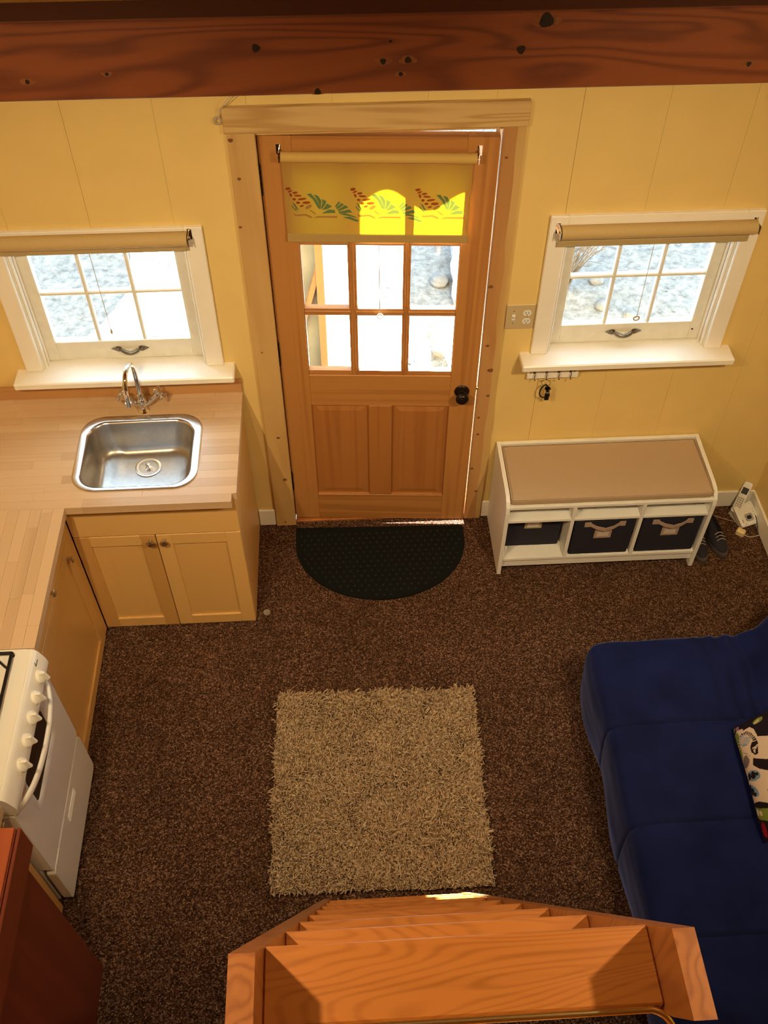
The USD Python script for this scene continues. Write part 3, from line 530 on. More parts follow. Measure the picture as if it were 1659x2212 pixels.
# faucet
fc = thing('faucet', 'chrome gooseneck faucet with two cross handles behind the sink', 'faucet')
fx, fy = -.998, -.112
obj('base', lathe([(.026, 0), (.026, .004), (.020, .010), (.014, .022), (.013, .034), (.019, .044), (.022, .052), (.019, .062), (.015, .072), (.0135, .082), (.016, .086), (.016, .092), (.011, .098)], (fx, fy, .910)), CHROME, fc, 50)
arc = [(fx, fy, z) for z in (1.0, 1.04, 1.08, 1.12)] + [(fx - .008 * (1 - math.cos(a)), fy - .067 * (1 - math.cos(a)), 1.125 + .072 * math.sin(a)) for a in np.linspace(.05, math.pi, 18)] + [(fx - .017, fy - .136, z) for z in (1.11, 1.09, 1.075)]
obj('spout', cat(tube(arc, .0098, 14), tube([(fx - .017, fy - .136, 1.080), (fx - .017, fy - .136, 1.062)], .012, 14)), CHROME, fc, 50)
for s in (-1, 1):
    v = node('valve', fc); e = np.array([fx + s * .062, fy + .008, .985]); ax = np.array([s * .78, .05, .62]); ax /= np.linalg.norm(ax)
    obj('arm', tube(spline([(fx + s * .008, fy, .945), (fx + s * .030, fy + .003, .955), tuple(e - ax * .012), tuple(e + ax * .006)], 14), np.r_[np.full(8, .0095), np.full(3, .0115), np.full(3, .0125)], 12), CHROME, v, 50)
    obj('stem', lathe([(.012, 0), (.0085, .006), (.0085, .012), (.012, .015), (.012, .022), (.006, .028), (.001, .029)], e + ax * .006, ax), CHROME, v, 50)
    p1 = np.cross(ax, (0, 1, 0)); p1 /= np.linalg.norm(p1); p2 = np.cross(ax, p1); c0 = e + ax * .024
    th = math.radians(25 if s > 0 else 60); q1, q2 = p1 * math.cos(th) + p2 * math.sin(th), -p1 * math.sin(th) + p2 * math.cos(th)
    obj('cross_handle', cat(*[tube([c0, c0 + k * .026], [.0052, .0042], 8) for k in (q1, -q1, q2, -q2)], *[ball(c0 + k * .029, .0078) for k in (q1, -q1, q2, -q2)]), CHROME, v, 50)

# ------------------------------------------------------------------ stove
sv = thing('gas_stove', 'white gas stove with five knobs in the left run of cabinets', 'stove')
SY0, SY1, SX = -1.832, -1.290, -1.243
obj('body', cbox(XL + .02, SX - .045, SY0 + .004, SY1 - .004, .03, .895, .003), ENAMEL, sv)
yy = (SY0, SY1)
obj('cooktop', ext_xy(rr(XL + .01, -1.254, SY0, SY1, .018), .893, .918), ENAMEL, sv, 30)
pp = [(-1.31, .805), (-1.31, .912), (-1.2555, .9165), (-1.246, .913), (-1.236, .900), (-1.222, .862), (-1.217, .835), (-1.222, .815), (-1.235, .805)]
obj('control_panel', _map(ext(Polygon(pp), SY1 - SY0), lambda v: np.stack([v[:, 0], SY0 + v[:, 2], v[:, 1]], 1), True), ENAMEL, sv, 35)
ax = np.array([.94, 0, .34]); ax /= np.linalg.norm(ax)
def shell(p, axis, n=20):
    return lathe([(.0245, 0), (.0245, .006), (.0225, .013), (.017, .017), (.0, .018)], p, axis, n)
for y in (-1.370, -1.450, -1.526, -1.608, -1.693):
    k = node('knob', sv); p = np.array([-1.2265, y, .866])
    obj('dial', shell(p, ax), ENAMEL, k, 35)
    obj('grip', hull([tuple(p + ax * a + np.array([0, b, 0]) + np.cross(ax, (0, 1, 0)) * c) for a, b, c in ((.012, -.006, .022), (.012, .006, .022), (.012, -.006, -.022), (.012, .006, -.022), (.032, -.004, .016), (.032, .004, .016), (.030, -.004, -.020), (.030, .004, -.020))]), ENAMEL, k)
    obj('mark', cbox(-1.2245, -1.2205, y - .031, y - .027, .842, .850), GREYP, k)
mk = np.array([-1.2395, 0, .895])
obj('panel_mark', cat(hull([(-1.2338 + a, y, .8955 - a * 2.7 + .0006) for a in (0,) for y in (-1.318, -1.345)] + [(-1.2328, -1.318, .893), (-1.2328, -1.346, .893)]), hull([(-1.2375, -1.3385, .9055), (-1.2335, -1.3465, .8965), (-1.2368, -1.3365, .9035), (-1.2328, -1.344, .8935)])), BLACKP, sv)
gr = [(-1.80, -1.315), (-1.309, -1.315), (-1.309, -1.80), (-1.80, -1.80)]
gt = obj('grate', cat(*[tube([(gr[i][0], gr[i][1], .936), (gr[(i + 1) % 4][0], gr[(i + 1) % 4][1], .936)], .006, 8) for i in range(4)],
    *[tube(spline([(-1.312, y0, .936), (-1.335, y0 + s * .020, .936), (-1.352, y0 + s * .035, .936), (-1.42, y0 + s * .038, .936)], 10), .0045, 8) for y0, s in ((-1.375, 1), (-1.485, -1), (-1.62, 1), (-1.74, -1))],
    *[tube([(x, y, .917), (x, y, .936)], .006, 8) for x in (-1.309, -1.80) for y in (-1.315, -1.56, -1.80)]), BLACKM, sv, 40)
obj('burner', cat(*[lathe([(.055, .918), (.05, .924), (.034, .926), (.033, .935), (.001, .937)], (x, y, 0)) for x in (-1.43, -1.69) for y in (-1.43, -1.68)]), GREYP, sv, 40)
od = node('oven_door', sv)
outer = rr(SY0 + .002, SY1 - .002, .312, .800, .02); win = rr(-1.69, -1.425, .580, .745, .018)
obj('face', _map(ext(outer.difference(win.buffer(.03)), .042), lambda v: np.stack([SX - .042 + v[:, 2], v[:, 0], v[:, 1]], 1), False), ENAMEL, od)
def ring_pts(poly, x, n=80):
    c = np.array([poly.exterior.interpolate(k / n, normalized=True).coords[0] for k in range(n)]); return np.stack([np.full(n, x), c[:, 0], c[:, 1]], 1)
wr = [win.buffer(.030), win.buffer(.026), win.buffer(.012), win.buffer(.002), win]
obj('window_surround', loft([ring_pts(p, x) for p, x in zip(wr, (SX, SX + .002, SX - .001, SX - .004, SX - .007))]), ENAMEL, od, 40)
obj('window', ext_yz(win.buffer(.004), SX - .014, SX - .006), OVENGLASS, od)
hp = spline([(SX - .004, SY1 - .030, .775), (SX + .018, SY1 - .060, .782), (SX + .040, SY1 - .14, .770), (SX + .046, (SY0 + SY1) / 2, .760), (SX + .040, SY0 + .14, .770), (SX + .018, SY0 + .050, .782), (SX - .004, SY0 + .020, .778)], 36)
hr = []
for i, p in enumerate(hp):
    t = np.gradient(hp, axis=0)[i]; t /= np.linalg.norm(t); u = np.cross(t, (0, 0, 1.0)); u /= np.linalg.norm(u); a = np.arange(14) * 2 * np.pi / 14
    hr.append(p + .0085 * np.cos(a)[:, None] * u + .016 * np.sin(a)[:, None] * np.array([0, 0, 1.0]))
hm = loft(hr, True, True); obj('handle', hm, ENAMEL, od, 50)
obj('vent_trim', cbox(SX - .03, SX + .001, SY0 + .03, SY1 - .03, .8005, .806), STEELR, sv)
sd = node('storage_drawer', sv)
grip = rr(-1.615, -1.490, .222, .262, .004)
obj('front', cat(ext_yz(rr(SY0 + .002, SY1 - .002, .035, .302, .022).difference(grip), SX - .03, SX + .002), cbox(SX - .032, SX - .018, -1.615, -1.490, .222, .262)), ENAMEL, sd)
obj('grip', cat(*[cbox(SX - .014, SX + .006, -1.612, -1.493, z, z + .007, .002) for z in (.226, .240, .254)]), ENAMEL, sd)
obj('foot', cat(*[tube([(x, y, 0), (x, y, .034)], .014) for x in (SX - .06, XL + .08) for y in (SY0 + .04, SY1 - .04)]), BLACKP, sv)

# ------------------------------------------------------------------ dark wood cabinet in the corner of the picture
mc = thing('dark_wood_cabinet', 'dark mahogany cabinet with a heavy top beyond the stove', 'cabinet')
obj('body', cbox(XL + .004, -1.106, -2.93, -2.066, 0, .984, .002), MAHOGZ, mc)
obj('top_moulding', cat(cbox(XL + .002, -1.112, -2.95, -2.004, .984, 1.104, .002), cbox(-1.108, -1.098, -2.95, -2.004, .984, 1.110, .002)), MAHOG, mc)
obj('top', cbox(XL + .002, -1.116, -2.95, -2.003, 1.104, 1.112, .002), wood('mahogany_top', (.42, .09, .028), (.28, .05, .018), 'y', 9, 14, .4, .4, stretch=.05, fibre=.4), mc)

# ------------------------------------------------------------------ bench
be = thing('storage_bench', 'white cubby bench with padded seat under the window', 'bench')
BX0, BX1, BYF = .552, 1.508, -.380
side = Polygon([(-.006, 0), (-.006, .532), (-.30, .522), (-.335, .516), (-.358, .502), (-.374, .478), (-.380, .445), (-.380, 0), (-.345, 0), (-.345, .0), (-.04, 0)])
obj('side_panel', ext_yz(side, BX0, BX0 + .018), WHITE, be); obj('side_panel', ext_yz(side, BX1 - .018, BX1), WHITE, be)
a, b = BX0 + .018, BX1 - .018
obj('back_panel', cbox(a, b, -.024, -.006, .05, .532, .001), WHITE, be)
obj('seat_board', cbox(a, b, BYF + .004, -.024, .466, .483, .001), WHITE, be); obj('shelf', cbox(a, b, BYF + .006, -.024, .372, .387, .001), WHITE, be); obj('bottom_board', cbox(a, b, BYF + .006, -.024, .092, .110, .001), WHITE, be)
obj('plinth', cbox(a, b, BYF + .016, BYF + .030, .040, .092, .001), WHITE, be)
for x in (.867, 1.184): obj('divider', cbox(x - .0085, x + .0085, BYF + .005, -.024, .110, .466, .001), WHITE, be)
cu = thing('seat_cushion', 'taupe cushion pad lying in the top of the white bench', 'cushion')
cm = cbox(a + .004, b - .004, BYF + .012, -.028, .484, .526, .010)
obj('pad', cm, SEATF, cu, 30)
rim = rr(a + .006, b - .006, BYF + .014, -.030, .006, 3)
obj('piping', cat(*[tube([(x, y, z) for x, y in list(rim.exterior.coords)[:-1]], .0024, 6, closed=True) for z in (.5225,)]), SEATF, cu, True)
def fabric_box(x0, x1, y0, top, lab, strap):
    t = thing('fabric_box', lab, 'box', 'navy boxes in the bench')
    obj('body', cbox(x0, x1, y0, -.03, .1105, top, .006), NAVY, t, 20)
    xm = (x0 + x1) / 2
    if strap:
        z = top - .036
        obj('handle', loft([[(x, y0 - d, zz - .011), (x, y0 - d - .003, zz - .011), (x, y0 - d - .003, zz + .011), (x, y0 - d, zz + .011)] for x, d, zz in [(xm - .090, .0, z + .006), (xm - .068, .001, z + .006), (xm - .04, .012, z - .004), (xm, .020, z - .010), (xm + .04, .012, z - .004), (xm + .068, .001, z + .006), (xm + .090, .0, z + .006)]], True, True), STRAP, t)
        [obj('handle_patch', cbox(xm + q * .0805 - .0145, xm + q * .0805 + .0145, y0 - .003, y0 + .001, z - .009, z + .021), STRAP, t) for q in (-1, 1)]
    zl = top - .10 if strap else top - .045
    lh = node('label_holder', t); fx0, fx1 = (xm - .04, xm + .04)
    obj('frame', ext_xz(sbox(fx0, zl - .028, fx1, zl + .028).difference(sbox(fx0 + .012, zl - .016, fx1 - .012, zl + .018)), y0 - .003, y0 + .001), STRAP if strap else plain('olive_label_frame', (.46, .40, .22), .7), lh)
    obj('card', cbox(fx0 + .01, fx1 - .01, y0 - .0015, y0 + .001, zl - .018, zl + .02), CARD if strap else WHITE, lh)
fabric_box(.576, .845, -.300, .318, 'navy fabric box pushed in deep, without a handle, nearest the door', False)
fabric_box(.886, 1.166, -.366, .362, 'navy fabric box with tan strap in the middle cubby', True)
fabric_box(1.203, 1.482, -.366, .362, 'navy fabric box with tan strap in the cubby by the shoes', True)

# ------------------------------------------------------------------ shoes, phone
def shoe(x, y, ang, lab):
    t = thing('shoe', lab, 'shoe', 'dark shoes beside the bench', loc=(x, y, 0), rotz=ang)
    def out(s, n=36):
        pts = []
        for k in range(n):
            a = 2 * math.pi * k / n; v = -math.cos(a); w = (.046 if v < 0 else .040) * (1 - .18 * math.exp(-((v - .25) / .3) ** 2)) * s
            pts.append((w * math.sin(a), .135 * v * (1 if s > .9 else s)))
        return np.array(pts)
    o = out(1.0)
    obj('sole', loft([np.c_[o * q, np.full(36, z)] for q, z in ((.96, 0), (1.0, .006), (1.0, .022), (.97, .026))], True, True), SOLE, t, 40)
    rings = []
    for q, z in ((.97, .024), (.96, .040), (.88, .056), (.72, .072), (.58, .082)):
        r = np.c_[o * q, np.full(36, z)]; heel = np.clip((r[:, 1]) / .13, -1, 1); r[:, 1] = r[:, 1] * .9 + (.97 - q) * .06; r[:, 2] = .024 + (z - .024) * (.62 + .38 * np.clip(heel * 2.2 + .6, 0, 1)); rings.append(r)
    for q, dz in ((.55, -.006), (.5, -.03)):
        r = np.c_[o * q, np.full(36, .082 + dz)]; r[:, 1] = r[:, 1] * .9 + .025; r[:, 2] = np.minimum(r[:, 2], rings[4][:, 2] + dz); rings.append(r)
    obj('upper', loft(rings, False, True), SHOE, t, 50)
    obj('lace', cat(*[tube(spline([(-.022, yq, .058 + (yq + .06) * .32), (0, yq + .003, .068 + (yq + .06) * .32), (.022, yq, .058 + (yq + .06) * .32)], 8), .0024, 6) for yq in (-.062, -.046, -.030)]), GREYP, t, True)
shoe(1.660, -.215, 8, 'dark suede shoe on the carpet beside the phone'); shoe(1.560, -.240, 3, 'dark shoe half hidden behind the bench end')

ph = thing('phone', 'white cordless phone in its answering base on the floor in the corner', 'phone', loc=(1.842, -.095, 0), rotz=18)
def tilt(m): return rot(m, (1, 0, 0), 24, (0, -.06, .0))
base = tilt(hull([(x, y, z) for x in (-.050, .050) for y in (-.058, .058) for z in (.0,)] + [(x, y, .032) for x in (-.055, .055) for y in (-.050, .050)] + [(x, y, .032) for x in (-.047, .047) for y in (-.060, .060)] + [(x, y, .038) for x in (-.045, .045) for y in (-.052, .052)]))
obj('base', base, PLASTIC, ph, 25)
obj('stand', hull([(x, y, z) for x in (-.045, .045) for y, z in ((.052, .0), (.048, .040), (.0, 0), (-.04, 0))]), PLASTIC, ph)
obj('button_ring', tilt(ext_xy(rr(-.022, .022, -.040, .000, .010).difference(rr(-.014, .014, -.032, -.008, .005)), .0375, .040)), GREYP, ph)
obj('button', tilt(ext_xy(rr(-.012, .012, -.030, -.010, .004), .0375, .0405)), BLACKP, ph)
obj('side_button', tilt(cat(cbox(-.043, -.039, -.040, -.022, .0375, .039), cbox(-.032, -.026, -.051, -.046, .0375, .039), *[cbox(.034, .037, -.03 + .014 * k, -.022 + .014 * k, .0375, .0385) for k in range(4)])), GREYP, ph)
hs = node('handset', ph)
def H(m): m = rot(m, (1, 0, 0), 52); m = rot(m, (0, 0, 1), -56); m = m.copy(); m.apply_translation((-.030, .028, .055)); return m
obj('body', H(hull([(x, y, z) for x in (-.021, .021) for y in (-.012, .138) for z in (-.004, .016)] + [(x, y, z) for x in (-.016, .016) for y in (-.018, .148) for z in (0, .018)] + [(0, .152, .006)])), PLASTIC, hs, 25)
obj('screen', H(cbox(-.015, .015, .085, .118, .0175, .0192)), BLACKP, hs)
obj('keypad', H(cat(*[cbox(-.016 + .0115 * i, -.0075 + .0115 * i, .002 + .011 * j, .009 + .011 * j, .0175, .0193, .0008) for i in range(3) for j in range(6)])), GREYP, hs)
ad = thing('power_adapter', 'cream plug adapter with its lead on the carpet by the phone', 'adapter', loc=(1.800, -.200, 0), rotz=-38)
obj('body', cbox(-.022, .022, -.016, .016, 0.0, .036, .006), CREAMP, ad)
obj('lead', tube(spline([(.022, 0, .012), (.05, .012, .005), (.085, .05, .005), (.105, .063, .008)], 20), .0024, 6), CORD, ad)
def to_phone(pts):
    a = math.radians(-18); q = np.asarray(pts, float) - np.array([1.842, -.095, 0]); return np.c_[q[:, 0] * math.cos(a) - q[:, 1] * math.sin(a), q[:, 0] * math.sin(a) + q[:, 1] * math.cos(a), q[:, 2]]
obj('lead', tube(to_phone(spline([(1.515, -.035, .004), (1.60, -.045, .005), (1.69, -.070, .005), (1.75, -.10, .006), (1.80, -.125, .010)], 30)), .0022, 6), plain('pinkish_lead', (.42, .26, .22), .5), ph, True)
obj('lead', tube(to_phone(spline([(1.885, -.085, .02), (1.890, -.13, .05), (1.890, -.20, .006), (1.887, -.28, .006)], 24)), .002, 6), BLACKP, ph, True)

# ------------------------------------------------------------------ door mat, rug, disc
dm = thing('door_mat', 'black half round mat with raised dots at the door', 'mat')
MX, MR = 0.0, .418
ang = np.linspace(0, -math.pi, 40)
mp = Polygon([(-MR, -.045), (-MR, -.135), *[(MR * math.cos(t), -.150 + .353 * math.sin(t)) for t in ang[::-1]], (MR, -.150), (MR, -.07)])
obj('pad', cat(ext_xy(mp, .0, .007), ext_xy(mp.difference(mp.buffer(-.018)), .006, .0088)), RUBBER, dm)
st = []
for i in range(-12, 13):
    for j in range(16):
        x, y = i * .034 + (j % 2) * .017, -.07 - j * .029
        if mp.buffer(-.024).contains(Point(x, y)): st.append(lathe([(.0062, .006), (.0055, .0085), (.003, .0098), (.0002, .010)], (x, y, 0), n=8))
obj('stud', cat(*st), STUD, dm, 40, kind='stuff')

ru = thing('shag_rug', 'square beige shaggy rug on the brown carpet', 'rug')
rc = np.array([(-.493, -.998), (.353, -1.014), (.344, -1.863), (-.506, -1.846)])
obj('backing', ext_xy(Polygon(rc).buffer(-.004), .001, .009), plain('rug_backing', (.32, .24, .14), .95), ru)
N = 165; uu, vv = np.meshgrid((np.arange(N) + .5) / N, (np.arange(N) + .5) / N); uu, vv = uu.ravel(), vv.ravel()
uu = np.clip(uu + rng.normal(0, .0018, N * N), 0, 1); vv = np.clip(vv + rng.normal(0, .0018, N * N), 0, 1)
bp = (rc[0] * ((1 - uu) * (1 - vv))[:, None] + rc[1] * (uu * (1 - vv))[:, None] + rc[2] * (uu * vv)[:, None] + rc[3] * ((1 - uu) * vv)[:, None])
flow = meshkit.fbm(np.c_[bp * 9, np.zeros(N * N)], 3, 2) * 12 + rng.normal(0, .9, N * N); lean = rng.uniform(.35, 1.35, N * N); ln = rng.uniform(.022, .042, N * N)
dirx = np.c_[np.cos(flow) * np.sin(lean), np.sin(flow) * np.sin(lean), np.cos(lean)]
p0 = np.c_[bp, np.full(N * N, .006)]; p1 = p0 + np.array([0, 0, 1]) * (ln * .45)[:, None]; p2 = p1 + dirx * (ln * .45)[:, None]; p3 = p2 + (dirx + np.c_[rng.normal(0, .5, (N * N, 2)), -.35 * np.ones(N * N)]) * (ln * .3)[:, None]
p3[:, 2] = np.maximum(p3[:, 2], .008)
pts = np.stack([p0, p1, p2, p3], 1).reshape(-1, 3); pts[:, 1] = np.maximum(pts[:, 1], -1.866)
cv = UsdGeom.BasisCurves.Define(stage, str(ru.GetPath()) + '/pile')
cv.CreatePointsAttr(Vt.Vec3fArray.FromNumpy(pts.astype(np.float32))); cv.CreateCurveVertexCountsAttr(Vt.IntArray.FromNumpy(np.full(N * N, 4, np.int32)))
cv.CreateTypeAttr('linear'); cv.CreateWidthsAttr(Vt.FloatArray.FromNumpy(np.tile(np.array([.0046, .0052, .0050, .0030], np.float32), N * N))); cv.SetWidthsInterpolation('vertex')
UsdShade.MaterialBindingAPI.Apply(cv.GetPrim()).Bind(YARN); tag(cv.GetPrim(), kind='stuff')
dc = obj('plastic_disc', lathe([(.016, 0.001), (.017, .004), (.015, .006), (.012, .005), (.001, .005)], (-.552, -.546, 0.0)), DISC, None, 40); tag(dc, 'small round clear plastic disc on carpet beside sink cabinet', 'disc')

# ------------------------------------------------------------------ futon sofa
so = thing('futon_sofa', 'navy blue futon sofa along the wall at the ladder foot', 'sofa')
prof = spline([(.835, .012), (.815, .14), (.806, .27), (.806, .345), (.822, .390), (.862, .410), (.95, .417), (1.10, .419), (1.25, .420), (1.36, .421), (1.42, .432), (1.465, .475), (1.50, .56), (1.545, .68), (1.60, .80), (1.645, .862), (1.70, .885), (1.765, .865), (1.80, .80), (1.825, .6), (1.84, .3), (1.85, .012)], 150)
tn = np.gradient(prof, axis=0); tn /= np.linalg.norm(tn, axis=1)[:, None]; nrm = np.stack([-tn[:, 1], tn[:, 0]], 1)
cen = np.array([1.35, .2])
seams = [-1.040, -1.425, -1.812, -2.20, -2.59, -2.98]
for i, (ya, yc) in enumerate(zip(seams[:-1], seams[1:])):
    ny = 44; rings = []
    for k in range(ny + 1):
        t = k / ny; y = ya + (yc - ya) * t; e = min(t, 1 - t) * (ya - yc)
        first = i == 0 and t < .5; R = .020 if not first else .030
        q = max(0, 1 - e / R); inset = -R * (1 - math.sqrt(max(0, 1 - q * q))) * (.36 if not first else .9)
        puff = .004 * math.sin(math.pi * t)
        off = inset + puff
        wr = (meshkit.fbm(np.c_[prof[:, 0] * 7, np.full(150, y * 3.2), prof[:, 1] * 7], 3, 4) - .5) * .014
        cre = np.exp(-((prof[:, 0] - 1.36) / .10) ** 2) * (prof[:, 1] > .3)
        fold = cre * .012 * np.sin(prof[:, 0] * 95 + 7 * meshkit.fbm(np.c_[np.full(150, y * 5), prof[:, 0] * 3, prof[:, 1] * 0], 3, 9)) * (1.0 if i == 0 else .45)
        fr = (prof[:, 1] < .36) & (prof[:, 0] < 1)
        sk_ = np.where(fr, .012 * np.sin(y * 11 + 2) * (1 - prof[:, 1] / .36), 0)
        P2 = prof + nrm * (off + wr + fold + sk_)[:, None]
        P2[:, 1] = np.maximum(P2[:, 1], .004)
        rings.append(np.c_[P2[:, 0], np.full(150, y), P2[:, 1]])
    m = loft(rings); caps = []
    for rg in (rings[0], rings[-1]):
        cv_, cf_ = trimesh.creation.triangulate_polygon(Polygon(rg[:, [0, 2]]).buffer(0), engine='earcut'); caps.append(trimesh.Trimesh(np.c_[cv_[:, 0], np.full(len(cv_), rg[0, 1]), cv_[:, 1]], cf_, process=False))
    if caps[0].face_normals[:, 1].mean() < 0: caps[0].invert()
    if caps[1].face_normals[:, 1].mean() > 0: caps[1].invert()
    if m.face_normals[len(m.faces) // 3][2] < 0 and m.triangles_center[len(m.faces) // 3][2] > .35: m.invert()
    obj('cushion', cat(m, *caps), VELOUR, so, 55)
pl = thing('throw_pillow', 'black throw pillow printed with cream birds and leaves on the blue sofa', 'pillow')
PO = np.array([1.262, -1.475, .440]); PU = np.array([-.045, -1.0, 0.012]); PU /= np.linalg.norm(PU); PV = np.array([.50, -.05, .86]); PV -= PU * (PV @ PU); PV /= np.linalg.norm(PV); PN = np.cross(PV, PU)
if PN[0] > 0: PN = -PN
PS = .44
CREAM, BLK, GRN, BLU, TAU, RED, PNK = (.74, .55, .36), (.018, .010, .012), (.22, .25, .035), (.20, .29, .34), (.20, .14, .105), (.30, .012, .02), (.45, .14, .22)
# print drawn on the pillow face in units of a 730 x 2212 sketch of its visible corner, then mapped to the cloth (u along the lower edge, v up the face)
prt = [(CREAM, Polygon([(250, 400), (300, 320), (400, 290), (445, 300), (430, 340), (470, 310), (560, 262), (640, 300), (720, 430), (900, 420), (1000, 800), (760, 800), (650, 790), (640, 900), (740, 960), (1000, 1000), (1000, 1300), (730, 1280), (670, 1220), (780, 1150), (1000, 1500), (720, 1480), (590, 1510), (520, 1450), (480, 1250), (440, 1050), (410, 880), (330, 620), (260, 470)])),
       (GRN, el(330, 470, 62, 125, -18)), (GRN, el(380, 700, 50, 140, -8)), (GRN, el(470, 1110, 28, 60, 0)), (BLU, el(480, 495, 120, 100, -20)), (BLK, Polygon([(375, 450), (420, 380), (520, 335), (600, 365), (690, 450), (730, 540), (735, 720), (690, 740), (620, 700), (600, 600), (640, 500), (560, 410), (500, 385), (440, 400)])),
       (BLU, el(640, 1075, 130, 88, -8)), (BLU, el(610, 1310, 140, 75, 32)), (TAU, el(505, 850, 72, 110, 22)), (CREAM, el(580, 757, 34, 38)), (BLK, el(585, 757, 8, 8)), (TAU, LineString([(465, 700), (560, 730)]).buffer(5)), (TAU, LineString([(450, 900), (415, 990)]).buffer(7)),
       (BLK, el(562, 1090, 34, 52)), (BLK, el(640, 1068, 46, 64)), (BLK, el(705, 1045, 24, 30)), (BLK, el(548, 1278, 34, 58)), (BLK, el(600, 1330, 40, 60)), (BLK, el(657, 1372, 28, 36)), (BLK, el(525, 1140, 14, 22)), (BLK, el(508, 1250, 12, 20)),
       (BLK, Polygon([(650, 795), (900, 840), (900, 940), (740, 930), (645, 905)])), (GRN, Polygon([(565, 1550), (720, 1590), (1000, 1560), (1000, 1760), (720, 1765), (640, 1720)])), (CREAM, el(668, 1650, 34, 52, -12)), (CREAM, el(735, 1660, 22, 40, -12)), (RED, Polygon([(600, 1640), (640, 1720), (670, 1830), (640, 1790)])), (RED, el(740, 1900, 40, 110)),
       (PNK, el(300, 275, 42, 34, 10)), (GRN, el(225, 300, 22, 40)), (GRN, el(680, 150, 90, 50, -35)), (CREAM, el(665, 175, 60, 16, -50))]
for k in range(9): prt.append((CREAM, LineString([(400 + k * 24, 440 - 20 * math.sin(k / 3)), (392 + k * 22, 560)]).buffer(5).intersection(el(480, 495, 112, 92, -20))))
for k in range(15):
    a = math.radians(200 - k * 13); prt.append((CREAM, LineString([(545 + 95 * math.cos(a), 560 - 130 * math.sin(a)), (545 + 190 * math.cos(a), 560 - 235 * math.sin(a))]).buffer(7)))
for q in (0, 1, 2): prt.append((CREAM, LineString([(740 - 30 * q, 560 + 45 * q), (640 + 20 * q, 640 + 30 * q)]).buffer(9)))
prt += [(c_, el(x_, y_, a_, b_, r_)) for c_, x_, y_, a_, b_, r_ in ((CREAM, 1500, 500, 260, 180, 20), (GRN, 1500, 520, 120, 70, 20), (CREAM, 1700, 1500, 300, 210, -25), (BLU, 1720, 1480, 130, 90, -25), (RED, 1350, 1050, 130, 80, 0), (CREAM, 2300, 1000, 260, 240, 0), (TAU, 2300, 1000, 110, 70, 30), (GRN, 2250, 200, 180, 80, 30))]
n = 170; g = np.linspace(0, 1, n); U, V = np.meshgrid(g, g); bul = (np.clip(1 - (2 * U - 1) ** 4, 0, 1) ** .5) * (np.clip(1 - (2 * V - 1) ** 4, 0, 1) ** .5)
pin = 1 - .05 * (1 - np.abs(2 * V - 1) ** 2); pin2 = 1 - .05 * (1 - np.abs(2 * U - 1) ** 2)
lu, lv = ((U - .5) * pin + .5) * PS, ((V - .5) * pin2 + .5) * PS
front = PO + lu[..., None] * PU + lv[..., None] * PV + (bul * .055)[..., None] * PN; back = PO + lu[..., None] * PU + lv[..., None] * PV - (bul * .055)[..., None] * PN
idx = np.arange(n * n).reshape(n, n); q = np.stack([idx[:-1, :-1], idx[:-1, 1:], idx[1:, 1:], idx[1:, :-1]], -1).reshape(-1, 4)
vf = front.reshape(-1, 3); fm = trimesh.Trimesh(vf, np.vstack([q[:, [0, 1, 2]], q[:, [0, 2, 3]]]), process=False)
if (fm.face_normals.mean(0) @ PN) < 0: fm.invert()
col = np.tile(np.array(BLK), (n * n, 1)).astype(float)
UV3 = np.array([(.012, .010), (.430, .020), (.035, .165)]); SK3 = np.array([(205., 275.), (735., 2010.), (735., 60.)])   # where three points of the drawing lie on the cloth (metres along and up the face)
AF = np.linalg.solve(np.c_[UV3, np.ones(3)], SK3); sk2 = np.c_[lu.ravel(), lv.ravel(), np.ones(n * n)] @ AF
for c, pg in prt:
    pg = pg.buffer(0)
    if pg.is_empty: continue
    col[shapely.contains_xy(pg, sk2[:, 0], sk2[:, 1])] = c
fo = obj('front_cover', fm, VCOL, pl, True)
UsdGeom.PrimvarsAPI(fo).CreatePrimvar('print_color', Sdf.ValueTypeNames.Color3fArray, 'vertex').Set(Vt.Vec3fArray.FromNumpy(col.astype(np.float32)))
bk = trimesh.Trimesh(back.reshape(-1, 3), fm.faces[:, ::-1], process=False); obj('back_cover', bk, plain('black_cotton', BLK, .9), pl, True)

# ------------------------------------------------------------------ loft ladder
la = thing('loft_ladder', 'oak ladder with eight flat treads rising to the loft', 'ladder')
lx0, lx1, zt, dy, dz, ytop = -.275, .195, 2.479, .111, .31, -2.758
sl = dy / dz; yl = lambda z: ytop - (z - zt) * sl; dep = .095
sp = Polygon([(yl(0), 0), (yl(2.573), 2.573), (yl(2.573) - dep, 2.573), (yl(2.50) - dep - .006, 2.50), (yl(0) - dep, 0)])
obj('stringer', ext_yz(sp, lx0 - .030, lx0), OAKZ, la); obj('stringer', ext_yz(sp, lx1, lx1 + .026), OAKZ, la)
for k in range(8):
    z = zt - k * dz; y = yl(z); obj('tread', cbox(lx0, lx1, y - .090, y, z - .022, z, .0025), OAK, la, 20)
obj('hanging_bar', tube(np.vstack([[(x, ytop - .0945, zt - .001) for x in (lx0 + .002, -.1, .05, .15, .172)], spline([(.178, ytop - .0945, zt - .001), (.190, ytop - .098, zt - .006), (.203, ytop - .108, zt - .020), (.209, ytop - .120, zt - .045), (.210, ytop - .130, zt - .075)], 12)]), .0042, 10), BRASS, la, True)

